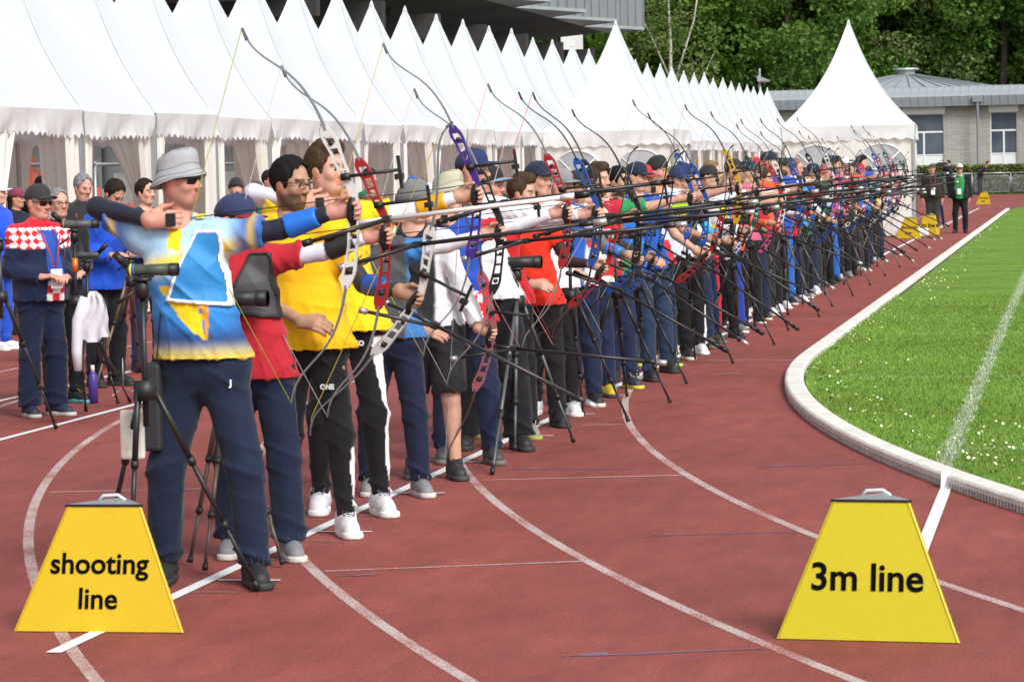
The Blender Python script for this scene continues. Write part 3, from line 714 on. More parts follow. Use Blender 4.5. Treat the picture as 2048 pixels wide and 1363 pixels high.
def window(parent, u0, u1, z0, z1):
    zt_ = z1 - (z1 - z0) * .235; zp = z0 + (z1 - z0) * .47; m_ = (u0 + u1) / 2; f = .05
    fr = MB()
    for a, b, c, d in ((u0, u0 + f, z0, z1), (u1 - f, u1, z0, z1), (u0 + f, u1 - f, z1 - f, z1), (u0 + f, u1 - f, z0, z0 + f), (u0 + f, u1 - f, zt_ - f, zt_ + f), (m_ - f, m_ + f, z0 + f, zt_ - f), (u0 + f, m_ - f, zp - f * .7, zp + f * .7), (m_ + f, u1 - f, zp - f * .7, zp + f * .7)):
        fr.box((a, .08, c), (b, .15, d))
    fr.obj('window_frame', m_frame, parent)
    for a, b, c, d in ((u0, u1, zt_, z1), (u0, m_, zp, zt_), (m_, u1, zp, zt_)): MB().box((a + .01, .115, c), (b - .01, .12, d)).obj('pane', m_glass, parent)
    for a, b in ((u0, m_), (m_, u1)): MB().box((a + .02, .105, z0 + .02), (b - .02, .125, zp)).obj('panel', m_frame, parent)
    MB().box((u0 - .08, -.05, z1), (u1 + .08, .1, z1 + .42)).obj('shutter_box', m_frame, parent)
window(wAB, *w1); window(wAB, *w1b); window(wBD, *u2)
# coloured banners behind the right window
for a, b, c in ((.15, .55, '#b02028'), (.56, .78, '#d8b020'), (.1, .3, '#2848a0')):
    o = MB().add([(u2[0] + (u2[1] - u2[0]) * a, .3, 1.4), (u2[0] + (u2[1] - u2[0]) * b, .3, 1.2), (u2[0] + (u2[1] - u2[0]) * (b + .1), .34, 3.2), (u2[0] + (u2[1] - u2[0]) * a, .32, 3.4)], [(0, 1, 2, 3)]).obj('banner', mat('banner' + c, c, .7), wBD)
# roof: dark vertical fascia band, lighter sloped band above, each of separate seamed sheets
hb = 1.12; hs_ = 1.15
def sheets(P, Q, n):
    L_ = math.hypot(Q[0] - P[0], Q[1] - P[1]); a = math.atan2(Q[1] - P[1], Q[0] - P[0]); w_ = L_ / n
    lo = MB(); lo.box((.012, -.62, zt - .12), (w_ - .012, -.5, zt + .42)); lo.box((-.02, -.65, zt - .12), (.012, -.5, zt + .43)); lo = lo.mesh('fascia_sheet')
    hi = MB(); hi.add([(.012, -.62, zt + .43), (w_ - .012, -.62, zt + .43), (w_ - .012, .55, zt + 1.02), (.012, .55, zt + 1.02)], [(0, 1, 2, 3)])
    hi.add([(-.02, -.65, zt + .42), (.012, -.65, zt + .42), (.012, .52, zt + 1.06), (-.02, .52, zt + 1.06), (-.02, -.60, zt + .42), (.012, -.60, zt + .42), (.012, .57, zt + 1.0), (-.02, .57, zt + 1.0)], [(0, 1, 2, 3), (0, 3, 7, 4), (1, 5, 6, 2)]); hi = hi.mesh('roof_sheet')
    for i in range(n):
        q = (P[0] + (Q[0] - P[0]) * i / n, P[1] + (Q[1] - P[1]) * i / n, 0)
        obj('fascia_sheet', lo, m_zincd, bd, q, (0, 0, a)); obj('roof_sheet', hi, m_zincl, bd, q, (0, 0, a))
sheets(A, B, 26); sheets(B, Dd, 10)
MB().add([(Z0[0], Z0[1] + 1, zt + 1.0), (A[0], A[1] + .5, zt + 1.0), (B[0], B[1] + .5, zt + 1.0), (Dd[0], Dd[1] + .5, zt + 1.0), (Dd[0], Dd[1] + 25, zt + 1.0), (Z0[0], Z0[1] + 25, zt + 1.0)], [(0, 1, 2, 3, 4, 5)]).obj('flat_roof', m_zincl, bd)
MB().add([(A[0] - .6, A[1] - .55, zt - .1), (B[0], B[1] - .55, zt - .1), (Dd[0], Dd[1] - .55, zt - .1), (Dd[0], Dd[1] + .02, zt - .1), (B[0], B[1] + .02, zt - .1), (A[0], A[1] + .02, zt - .1)], [(5, 4, 3, 2, 1, 0)]).obj('soffit', m_zincd, bd)
# shallow pyramid with seams and a vent on top
Yp = 183.0; pk = PY(1812, 150, Yp + 4); pl = PY(1745, 172, Yp); pr_ = PY(1990, 172, Yp)
zb = zt + 1.0; cxp = pk[0]; R_ = 6.4; ring = [(cxp + R_ * math.cos(a) * 1.0, Yp + 4 + R_ * .8 * math.sin(a), zb) for a in [math.pi * (k / 4 + .125) for k in range(8)]]
zpk = pk[2] + .1
for k in range(8):
    p, q = ring[k], ring[(k + 1) % 8]
    for s in range(5):
        a = [p[i] + (q[i] - p[i]) * s / 5 for i in range(3)]; b = [p[i] + (q[i] - p[i]) * (s + 1) / 5 for i in range(3)]
        top = (cxp, Yp + 4, zpk)
        mb = MB(); mb.add([a, b, top], [(0, 1, 2)]); mb.obj('roof_sheet', m_zincl, bd)
        MB().tube([(a[0], a[1], a[2] + .03), (cxp, Yp + 4, zpk + .03)], [.035, .02], 4, False).obj('seam', m_zincd, bd)
MB().tube([(cxp, Yp + 4, zpk - .25), (cxp, Yp + 4, zpk + .18), (cxp, Yp + 4, zpk + .2), (cxp, Yp + 4, zpk + .3)], [.55, .55, .8, .75], 10).obj('roof_vent', m_zincl, bd)
for px_, P_ in ((1957, B), (1560, A)):
    mb = MB(); x, y = P_[0], P_[1] - .72
    mb.tube([(x, y, .1), (x, y, zt + .1)], .07, 8); mb.box((x - .28, y - .1, zt + .08), (x + .28, y + .14, zt + .4)); mb.obj('downpipe', m_zincd, bd)
# clipped hedge and galvanised mesh fence before the building
Yh = 170.5
def leaf_cloud(name, N, fn, size, c0, c1, r_):
    P = np.array([fn(r_) for _ in range(N)]) if callable(fn) else fn
    N = len(P); n = r_.normal(size=(N, 3)); n /= np.linalg.norm(n, axis=1)[:, None]
    a = r_.normal(size=(N, 3)); u = np.cross(n, a); u /= np.linalg.norm(u, axis=1)[:, None] + 1e-9; v = np.cross(n, u)
    s = (size * (.6 + .8 * r_.random(N)))[:, None]
    V = np.stack([P - u * s, P - v * s * .62, P + u * s, P + v * s * .62], 1).reshape(-1, 3)
    t = r_.random(N)[:, None]; cl = (np.array([c0]) * (1 - t) + np.array([c1]) * t) * (.8 + .4 * r_.random((N, 1)))
    return mesh_np(name, V, np.arange(N * 4).reshape(-1, 4), np.repeat(cl, 4, 0), False)
m_leaf = mat('leaf', (.06, .12, .02), .55, attr=True, transl=.3, spec=.3)
hx0, hx1 = PY(1790, 330, Yh)[0], PY(2110, 330, Yh)[0]
hg = thing('hedge', 'clipped green hedge between the mesh fence and the grey building', 'hedge', (0, 0, 0))
r_ = np.random.default_rng(3); N = 16000
P_ = np.stack([hx0 + (hx1 - hx0) * r_.random(N), Yh + .7 * r_.random(N), 1.55 * r_.random(N) ** .7], 1)
obj('foliage', leaf_cloud('hedge', N, P_, .09, (.10, .14, .03), (.20, .24, .06), r_), m_leaf, hg)
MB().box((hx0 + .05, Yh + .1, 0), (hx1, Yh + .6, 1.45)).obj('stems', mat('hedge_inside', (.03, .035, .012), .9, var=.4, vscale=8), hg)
Yf = 168.0; fx0 = PY(1790, 380, Yf)[0]; fx1 = PY(2110, 380, Yf)[0]; pw_ = 2.05; nf = int((fx1 - fx0) / pw_) + 1
ff = MB(); ff.tube([(0, 0, .08), (0, 0, 1.12)], .03, 6); ff.tube([(.09, 0, .12), (.09, 0, .9), (.14, 0, .97), (pw_ - .14, 0, .97), (pw_ - .09, 0, .9), (pw_ - .09, 0, .12), (.09, 0, .12)], .022, 6); ff_me = ff.mesh('panel_frame', True)
fw_ = MB(); [fw_.box((.1 + .06 * k, -.004, .13), (.108 + .06 * k, .004, .96)) for k in range(31)]; [fw_.box((.1, -.008, .13 + .06 * k), (pw_ - .1, -.004, .138 + .06 * k)) for k in range(14)]; fw_me = fw_.mesh('wire_mesh')
ra_me = MB().tube([(0, 0, 1.12), (pw_, 0, 1.12)], .032, 8).mesh('top_rail', True)
fn_ = thing('mesh_fence', 'galvanised tube fence with wire mesh panels across the far end of the track', 'fence')
for k in range(nf):
    p = (fx0 + pw_ * k, Yf, 0); fr_ = obj('panel_frame', ff_me, m_galv, fn_, p); obj('top_rail', ra_me, m_galv, fn_, p); obj('wire_mesh', fw_me, m_galv, fn_, p)
# lamp behind the tents
lp = PY(1520, 195, 150.0); lt_ = PY(1520, 137, 150.0)
lm = thing('street_lamp', 'grey lamp post with slanted shade beside the tent tips', 'street lamp', (lp[0], 150.0, 0))
MB().tube([(0, 0, 0), (0, 0, lt_[2])], [.09, .05], 8).obj('post', m_galv, lm, True)
zl = lt_[2]; MB().add([(-.1, -.25, zl - .35), (.06, -.25, zl - .62), (.55, -.25, zl - .60), (-.1, .25, zl - .35), (.06, .25, zl - .62), (.55, .25, zl - .60), (-.1, -.25, zl - .62), (-.1, .25, zl - .62)],
                     [(0, 6, 2), (3, 5, 7), (0, 2, 5, 3), (6, 7, 5, 2), (0, 3, 7, 6)]).obj('lamp_shade', m_zincl, lm)
MB().box((-.05, -.2, zl - .66), (.45, .2, zl - .625)).obj('lamp_glass', m_frame, lm)

# ------------------------------------------------------------------ trees
m_bark = mat('bark', (.06, .045, .035), .9, var=.4, vscale=6, bump=.6, bscale=10, bdist=.05, stretch=(3, 3, .6))
m_birch = mat('birch_bark', (.42, .40, .36), .8, var=.45, vscale=5, stretch=(1, 1, 4))
def crown_mesh(seed, H, R, N, size, c0, c1, base=.06, blobs=46):
    r_ = np.random.default_rng(seed); P = []
    bl = []
    for _ in range(blobs):
        h = base + (1 - base) * r_.random(); rr = R * (math.sin(math.pi * min(1, (h * .9 + .12))) ** .55); a = r_.random() * 6.283; q = math.sqrt(r_.random()) * .85
        bl.append((math.cos(a) * rr * q, math.sin(a) * rr * q, h * H, (.16 + .16 * r_.random()) * R + .35))
    wt = np.array([b[3] ** 2 for b in bl]); cnt = r_.multinomial(N, wt / wt.sum()); cs = []
    for (x, y, z, s), n in zip(bl, cnt):
        d = r_.normal(size=(n, 3)); d /= np.linalg.norm(d, axis=1)[:, None]; d *= (s * (.55 + .55 * r_.random(n) ** .6))[:, None]; d[:, 2] *= .72
        P.append(np.array([x, y, z]) + d); t = r_.random(); cs.append(np.repeat(np.array([c0]) * (1 - t) + np.array([c1]) * t, n, 0))
    P = np.concatenate(P); cl = np.concatenate(cs); N = len(P)
    P[:, 2] = np.maximum(P[:, 2], .3)
    n = r_.normal(size=(N, 3)); n[:, 2] += .9; n /= np.linalg.norm(n, axis=1)[:, None]; a = r_.normal(size=(N, 3)); u = np.cross(n, a); u /= np.linalg.norm(u, axis=1)[:, None] + 1e-9; v = np.cross(n, u)
    s = (size * (.6 + .8 * r_.random(N)))[:, None]
    V = np.stack([P - u * s, P - v * s * .6, P + u * s, P + v * s * .6], 1).reshape(-1, 3); cl = cl * (.75 + .5 * r_.random((N, 1)))
    return mesh_np('crown', V, np.arange(N * 4).reshape(-1, 4), np.repeat(cl, 4, 0), False)
def trunk_mesh(seed, H, r0, limbs=9, spread=2.6):
    r_ = random.Random(seed); mb = MB(); pts = [(0, 0, -.2)]; x = y = 0
    for k in range(1, 9): x += r_.uniform(-.12, .12); y += r_.uniform(-.12, .12); pts.append((x, y, H * .92 * k / 8))
    mb.tube(pts, [r0 * (1 - .1 * k) for k in range(9)], 8)
    for k in range(limbs):
        i = r_.randint(2, 7); p = pts[i]; a = r_.random() * 6.28; l = spread * r_.uniform(.6, 1.2)
        q = (p[0] + math.cos(a) * l * .5, p[1] + math.sin(a) * l * .5, p[2] + l * .5); e = (p[0] + math.cos(a) * l, p[1] + math.sin(a) * l, p[2] + l * r_.uniform(.7, 1.3))
        mb.tube([p, q, e], [r0 * .42 * (1 - .08 * i), r0 * .28 * (1 - .08 * i), r0 * .08], 6)
    return mb.mesh('trunk', True)
KIND = [('dense mid green broadleaf tree', crown_mesh(1, 17, 5.2, 34000, .155, (.065, .15, .018), (.16, .30, .04)), trunk_mesh(1, 16, .3)),
        ('bright yellow green maple', crown_mesh(2, 15, 4.8, 34000, .155, (.10, .20, .018), (.20, .33, .05)), trunk_mesh(2, 14, .26)),
        ('deep green broadleaf tree', crown_mesh(3, 19, 5.8, 34000, .155, (.045, .105, .016), (.11, .22, .034)), trunk_mesh(3, 18, .34)),
        ('loose olive green tree', crown_mesh(4, 16, 4.6, 26000, .14, (.09, .135, .035), (.17, .23, .07), blobs=60), trunk_mesh(4, 15, .24))]
front = []
spots = [(1180, 196, 1), (1265, 182, 0), (1335, 190, 3), (1425, 184, 0), (1500, 189, 1), (1585, 183, 2), (1672, 188, 0), (1760, 194, 2), (1850, 190, 3), (1930, 196, 3), (2010, 189, 2), (2085, 192, 0), (1110, 190, 2)]
where = ['behind the gap under the stand roof', 'right of the stand roof corner', 'behind the birch', 'above the middle of the small tent tips', 'left of the street lamp', 'right of the street lamp', 'behind the tip of the single tent', 'left of the roof vent', 'above the roof vent of the building', 'above the right part of the building', 'near the right border', 'at the right border', 'behind the stair tower']
for (px_, Y_, k), wh in zip(spots, where):
    Y_ += 10; p = PY(px_, 319, Y_); t = thing('broadleaf_tree', '%s %s' % (KIND[k][0], wh), 'tree', (p[0], Y_, 0), rnd.random() * 6.28, 'trees behind the stadium')
    s = rnd.uniform(.9, 1.15); t.scale = (s, s, s)
    obj('crown', KIND[k][1], m_leaf, t); obj('trunk', KIND[k][2], m_bark, t)
for row, (Y_, st, k0) in enumerate(((214, 62, 2), (228, 55, 2), (244, 55, 0))):
    for j in range(16 if row < 2 else 17):
        px_ = 1085 + st * 1.12 * j + rnd.uniform(-14, 14); p = PY(px_, 319, Y_ + rnd.uniform(-2, 2)); k = rnd.choice([2, 2, 0, 2])
        t = thing('broadleaf_tree', 'deep green woodland tree in the back rows of the wood', 'tree', (p[0], p[1], 0), rnd.random() * 6.28, 'woodland trees in the back rows')
        s = rnd.uniform(.95, 1.3); t.scale = (s, s, s); obj('crown', KIND[k][1], m_leaf, t); obj('trunk', KIND[k][2], m_bark, t)
# birch with pale stems in front of the wood
p = PY(1342, 319, 184)
bt = thing('birch_tree', 'slender birch with pale forked trunk in front of the dark wood', 'tree', (p[0], 184, 0))
mb = MB(); mb.tube([(0, 0, 0), (-.05, 0, 5), (.05, 0, 7.2), (.1, 0, 9), (-.1, 0, 14)], [.17, .14, .12, .09, .04], 8)
mb.tube([(.02, 0, 6), (.75, .1, 8.2), (1.5, .2, 10.5), (1.9, .2, 13)], [.1, .075, .06, .02], 6); mb.tube([(.03, 0, 7.0), (-.9, 0, 9.2), (-1.9, 0, 11.3)], [.075, .05, .02], 6)
mb.tube([(.3, 0, 4.4), (1.6, .2, 6.3), (2.7, .3, 8.6)], [.06, .05, .015], 6)
mb.obj('trunk', m_birch, bt, True)
obj('crown', crown_mesh(8, 15, 3.6, 5200, .11, (.10, .15, .03), (.17, .22, .06), base=.3, blobs=40), m_leaf, bt)
# ------------------------------------------------------------------ bodies as smooth distance fields, meshed with surface nets
class Field:
    def __init__(s, xs, ys, zs):
        s.xs, s.ys, s.zs = [np.asarray(a, np.float32) for a in (xs, ys, zs)]
        s.F = np.full((len(xs), len(ys), len(zs)), .5, np.float32)
    def blk(s, lo, hi):
        r = []
        for ax, a, b in ((s.xs, lo[0], hi[0]), (s.ys, lo[1], hi[1]), (s.zs, lo[2], hi[2])):
            i = max(0, int(np.searchsorted(ax, a)) - 1); j = min(len(ax), int(np.searchsorted(ax, b)) + 1); r.append(slice(i, max(j, i)))
        return tuple(r), s.xs[r[0]][:, None, None], s.ys[r[1]][None, :, None], s.zs[r[2]][None, None, :]
    def put(s, sl, d, k, sub=False):
        f = s.F[sl]
        if f.size == 0: return
        if sub:
            h = np.clip(.5 - .5 * (f + d) / k, 0, 1); s.F[sl] = f * (1 - h) - d * h + k * h * (1 - h); return
        h = np.clip(.5 + .5 * (f - d) / k, 0, 1); s.F[sl] = f * (1 - h) + d * h - k * h * (1 - h)
    def seg(s, a, b, ra, rb, k=.02, ax=None, sc=1.0, cut=(), sub=False):
        R = max(ra, rb) * max(sc, 1) + k + .03
        lo = [min(a[i], b[i]) - R for i in range(3)]; hi = [max(a[i], b[i]) + R for i in range(3)]
        sl, X, Y, Z = s.blk(lo, hi)
        ba = [b[i] - a[i] for i in range(3)]; L = sum(c * c for c in ba) or 1e-9
        px, py, pz = X - a[0], Y - a[1], Z - a[2]
        h = np.clip((px * ba[0] + py * ba[1] + pz * ba[2]) / L, 0, 1)
        qx, qy, qz = px - h * ba[0], py - h * ba[1], pz - h * ba[2]
        if ax is not None:
            c = (qx * ax[0] + qy * ax[1] + qz * ax[2]) * (1 / sc - 1); qx = qx + c * ax[0]; qy = qy + c * ax[1]; qz = qz + c * ax[2]
        d = np.sqrt(qx * qx + qy * qy + qz * qz) - (ra + (rb - ra) * h)
        for p, n in cut: d = np.maximum(d, (X - p[0]) * n[0] + (Y - p[1]) * n[1] + (Z - p[2]) * n[2])
        s.put(sl, d, k, sub)
    def ell(s, c, r, M=None, k=.02, sub=False, cut=()):
        R = max(r) + k + .03; sl, X, Y, Z = s.blk([c[i] - R for i in range(3)], [c[i] + R for i in range(3)])
        px, py, pz = X - c[0], Y - c[1], Z - c[2]
        if M is None: q = (px / r[0], py / r[1], pz / r[2])
        else: q = [(px * M[i][0] + py * M[i][1] + pz * M[i][2]) / r[i] for i in range(3)]
        d = (np.sqrt(q[0] ** 2 + q[1] ** 2 + q[2] ** 2) - 1) * min(r)
        for p, n in cut: d = np.maximum(d, (X - p[0]) * n[0] + (Y - p[1]) * n[1] + (Z - p[2]) * n[2])
        s.put(sl, d, k, sub)
    def mesh(s, F=None):
        F = s.F if F is None else F
        I = F < 0; n = np.zeros(tuple(q - 1 for q in I.shape), np.uint8)
        sh = [(a, b, c) for a in (0, 1) for b in (0, 1) for c in (0, 1)]
        def S_(A, o): return A[o[0]:A.shape[0] - 1 + o[0], o[1]:A.shape[1] - 1 + o[1], o[2]:A.shape[2] - 1 + o[2]]
        for o in sh: n += S_(I, o)
        act = (n > 0) & (n < 8); idx = np.argwhere(act)
        if len(idx) == 0: return np.zeros((0, 3)), np.zeros((0, 4), int)
        vid = np.full(act.shape, -1, np.int32); vid[act] = np.arange(len(idx))
        i, j, k = idx.T; val = {o: F[i + o[0], j + o[1], k + o[2]] for o in sh}
        acc = np.zeros((len(idx), 3), np.float32); cnt = np.zeros(len(idx), np.float32)
        for a in sh:
            for d in range(3):
                if a[d]: continue
                b = list(a); b[d] = 1; b = tuple(b); va, vb = val[a], val[b]; m = (va < 0) != (vb < 0)
                t = np.where(m, va / np.where(m, va - vb, 1), 0); p = np.empty((len(idx), 3), np.float32)
                for e in range(3): p[:, e] = t if e == d else a[e]
                acc += p * m[:, None]; cnt += m
        p = acc / cnt[:, None]
        V = np.stack([s.xs[i] + p[:, 0] * (s.xs[i + 1] - s.xs[i]), s.ys[j] + p[:, 1] * (s.ys[j + 1] - s.ys[j]), s.zs[k] + p[:, 2] * (s.zs[k + 1] - s.zs[k])], 1)
        Q = []
        for d in range(3):
            e, g = (d + 1) % 3, (d + 2) % 3
            A = np.moveaxis(I, (d, e, g), (0, 1, 2)); W = np.moveaxis(vid, (d, e, g), (0, 1, 2))
            a = A[:-1, 1:-1, 1:-1]; b = A[1:, 1:-1, 1:-1]; x = np.argwhere(a != b)
            if len(x) == 0: continue
            u, v, w_ = x.T; q = np.stack([W[u, v, w_], W[u, v + 1, w_], W[u, v + 1, w_ + 1], W[u, v, w_ + 1]], 1)
            fl = ~a[u, v, w_]; q[fl] = q[fl][:, ::-1]; Q.append(q)
        return V, np.concatenate(Q)
def vnormals(V, Q):
    n = np.cross(V[Q[:, 2]] - V[Q[:, 0]], V[Q[:, 3]] - V[Q[:, 1]]); N = np.zeros_like(V)
    for c in range(4): np.add.at(N, Q[:, c], n)
    return N / (np.linalg.norm(N, axis=1)[:, None] + 1e-9)
def axis(lo, hi, coarse, fines=(), fine=None):
    """sample positions from lo to hi, dense inside the fine intervals"""
    iv = sorted((max(lo, a), min(hi, b)) for a, b in fines) if fine else []
    mg = []
    for a, b in iv:
        if b <= a: continue
        if mg and a <= mg[-1][1] + coarse: mg[-1][1] = max(mg[-1][1], b)
        else: mg.append([a, b])
    out = []; p = lo
    for a, b in mg:
        n = max(1, int(math.ceil((a - p) / coarse))) if a > p else 0
        out += list(np.linspace(p, a, n, endpoint=False)) if n else []
        out += list(np.linspace(a, b, max(1, int(math.ceil((b - a) / fine))), endpoint=False)); p = b
    n = max(1, int(math.ceil((hi - p) / coarse))); out += list(np.linspace(p, hi, n + 1))
    return np.array(out)
def waves(P, seed, fr, st=(1, 1, 1), n=5):
    r_ = np.random.default_rng(seed); o = np.zeros(len(P)); Q = P * np.array(st)
    for _ in range(n):
        d = r_.normal(size=3); d /= np.linalg.norm(d); o += np.sin(Q @ d * fr * r_.uniform(.6, 1.6) + r_.random() * 6.28 + 1.2 * np.sin(Q @ np.roll(d, 1) * fr * .7 + r_.random() * 6))
    return o / n
def V3(*a): return np.array(a, float)
def unit(v): v = np.asarray(v, float); return v / (np.linalg.norm(v) + 1e-9)

# --- poses: joint positions for a person 1.78 m tall, feet at z = 0, chest towards -y, left hand on the +x side
def rot2(v, a): c, s_ = math.cos(a), math.sin(a); return V3(v[0] * c - v[1] * s_, v[0] * s_ + v[1] * c, v[2])
def pose_draw(elev=6.0, lean=0.0, stance=.21, headdown=0.0, toward=-.28, r_=rnd):
    J = {}; l = lean
    J['aL'] = V3(stance, -.04, .09); J['aR'] = V3(-stance + .02, .05, .09)
    J['hL'] = V3(.095 + l * .5, .0, .90); J['hR'] = V3(-.065 + l * .5, .0, .90)
    J['kL'] = V3(stance * .82 + .01, -.05, .48); J['kR'] = V3(-stance * .75, -.01, .48)
    J['pel'] = V3(.015 + l * .5, .0, .95); J['waist'] = V3(-.02 + l * .2, .0, 1.10); J['chest'] = V3(-.06, .0, 1.30); J['neck'] = V3(-.085, .01, 1.485)
    J['sL'] = V3(.085, -.01, 1.425); J['sR'] = V3(-.24, .02, 1.435)
    e = math.radians(elev); g = V3(.655, -.05, 1.50 + .62 * math.tan(e) * .72)
    J['grip'] = g; J['elev'] = e; J['wL'] = g + V3(-.078, .024, -.022)
    m_ = (J['sL'] + J['wL']) / 2; J['eL'] = m_ + V3(.02, .012, -.018)
    J['nock'] = V3(-.04, -.09, 1.54); J['wR'] = V3(-.175, -.10, 1.505); J['eR'] = V3(-.445, .05, 1.56)
    J['hdL'] = unit((1, 0, .10)); J['hnL'] = unit((.1, -1, -.15)); J['curlL'] = .72; J['thL'] = -1
    J['hdR'] = unit((1, .05, .0)); J['hnR'] = unit((0, 1, 0)); J['curlR'] = .66; J['thR'] = 1
    J['head'] = V3(-.068, -.012, 1.664 - headdown * .3); J['fw'] = unit((1, toward, -headdown)); J['u'] = V3(1, .05, 0)
    J['fdL'] = unit((.45, -1, 0)); J['fdR'] = unit((.12, -1, 0)); J['kind'] = 'draw'
    return J
def pose_low(hz=1.13, hx=.46, tilt=-24, look=-.35, lean=0.0, stance=.18):
    J = pose_draw(0, lean, stance); J['kind'] = 'low'
    J['grip'] = V3(hx, -.16, hz); J['elev'] = math.radians(tilt); J['wL'] = J['grip'] + V3(-.075, .03, .028)
    J['sL'] = V3(.10, -.01, 1.42); J['sR'] = V3(-.245, .01, 1.42)
    m_ = (J['sL'] + J['wL']) / 2; d = J['wL'] - J['sL']; L = np.linalg.norm(d); off = math.sqrt(max(.0, .275 ** 2 - (L / 2) ** 2)); J['eL'] = m_ + unit((-.2, .55, -.8)) * off * .9
    J['wR'] = V3(.02, -.22, 1.02 + (hz - 1.13) * .5); J['eR'] = V3(-.27, -.03, 1.14)
    J['hdL'] = unit((1, -.05, -.38)); J['hnL'] = unit((-.05, -1, -.1)); J['hdR'] = unit((.9, -.35, -.1)); J['hnR'] = unit((.1, .7, -.5)); J['curlR'] = .5
    J['fw'] = unit((1, look, -.12)); J['head'] = V3(-.075, -.02, 1.655); return J
def pose_stand(arms='hang', look=(0, -1, 0), stance=.11, lean=0.0):
    J = pose_draw(0, 0, stance); J['kind'] = 'stand'
    J['aL'] = V3(stance, .0, .09); J['aR'] = V3(-stance, .03, .09); J['kL'] = V3(stance, -.03, .49); J['kR'] = V3(-stance, -.0, .49); J['hL'] = V3(.08, 0, .90); J['hR'] = V3(-.08, 0, .90)
    J['pel'] = V3(0, 0, .95); J['waist'] = V3(0, -lean * .2, 1.10); J['chest'] = V3(0, -.005 - lean * .6, 1.30); J['neck'] = V3(0, .015 - lean, 1.485); J['head'] = V3(0, -.01 - lean * 1.3, 1.66)
    J['sL'] = V3(.175, .01 - lean, 1.405); J['sR'] = V3(-.175, .01 - lean, 1.405); J['u'] = V3(1, 0, 0)
    J['fw'] = unit(look); J['fdL'] = unit((.25, -1, 0)); J['fdR'] = unit((-.25, -1, 0))
    if arms == 'hang':
        J['eL'] = V3(.235, .03, 1.14); J['wL'] = V3(.25, -.03, .89); J['eR'] = V3(-.235, .03, 1.14); J['wR'] = V3(-.25, -.03, .89)
        J['hdL'] = unit((-.05, -.1, -1)); J['hnL'] = unit((-1, 0, 0)); J['hdR'] = unit((.05, -.1, -1)); J['hnR'] = unit((1, 0, 0)); J['curlL'] = J['curlR'] = .3; J['thL'] = -1; J['thR'] = 1
    else:
        J['eL'] = V3(.24, .04, 1.15); J['wL'] = V3(.12, -.2, 1.08); J['eR'] = V3(-.24, .04, 1.15); J['wR'] = V3(-.10, -.21, 1.09)
        if arms == 'tablet': J['wL'] = V3(.13, -.28, 1.16); J['wR'] = V3(-.12, -.29, 1.14); J['eL'] = V3(.24, -.04, 1.16); J['eR'] = V3(-.24, -.04, 1.16)
        if arms == 'camera': J['wL'] = V3(.12, -.24, 1.5); J['wR'] = V3(-.16, -.2, 1.48); J['eL'] = V3(.25, -.12, 1.28); J['eR'] = V3(-.27, -.1, 1.28)
        J['hdL'] = unit((-.6, -.7, .1)); J['hnL'] = unit((0, .3, -1)); J['hdR'] = unit((.6, -.7, .1)); J['hnR'] = unit((0, .3, -1)); J['curlL'] = J['curlR'] = .5; J['thL'] = -1; J['thR'] = 1
    return J

SKIN = {'fair': (.56, .32, .235), 'pink': (.58, .29, .22), 'olive': (.40, .23, .145), 'tan': (.47, .27, .18), 'brown': (.20, .10, .06)}
def hand(f, w_, d, n, curl, th, lod):
    sd = unit(np.cross(d, n)); n = unit(np.cross(sd, d))
    f.seg(w_ - d * .01, w_ + d * .075, .0215, .019, .012, sd, 1.75)
    if lod >= 2: f.seg(w_ + d * .07, w_ + d * .10 + n * .04, .026, .022, .012, sd, 1.4); return
    for i in range(4):
        b = w_ + d * (.083 - abs(i - 1.3) * .004) + sd * (i - 1.5) * .0205; ln = (.92, 1.0, .95, .78)[i if th < 0 else 3 - i]; a = 0
        for s_, (l, r1, r2) in enumerate(((.042, .0102, .0095), (.028, .0095, .0088), (.022, .0088, .0078))):
            a += curl * (.75, 1.25, 1.0)[s_]; e = b + (d * math.cos(a) + n * math.sin(a)) * l * ln; f.seg(b, e, r1, r2, .006); b = e
    b = w_ + d * .02 - sd * th * -.030; e = b + unit(d * .75 + sd * th * .55 + n * .35) * .042; f.seg(b, e, .0135, .0115, .012); f.seg(e, e + unit(d * .9 + sd * th * .15 + n * .35) * .034, .0115, .009, .006)
def hframe(J):
    fw = unit(J['fw']); lf = unit(np.cross((0, 0, 1), fw)); up = np.cross(fw, lf); return np.array([fw, lf, up])
HS = .92
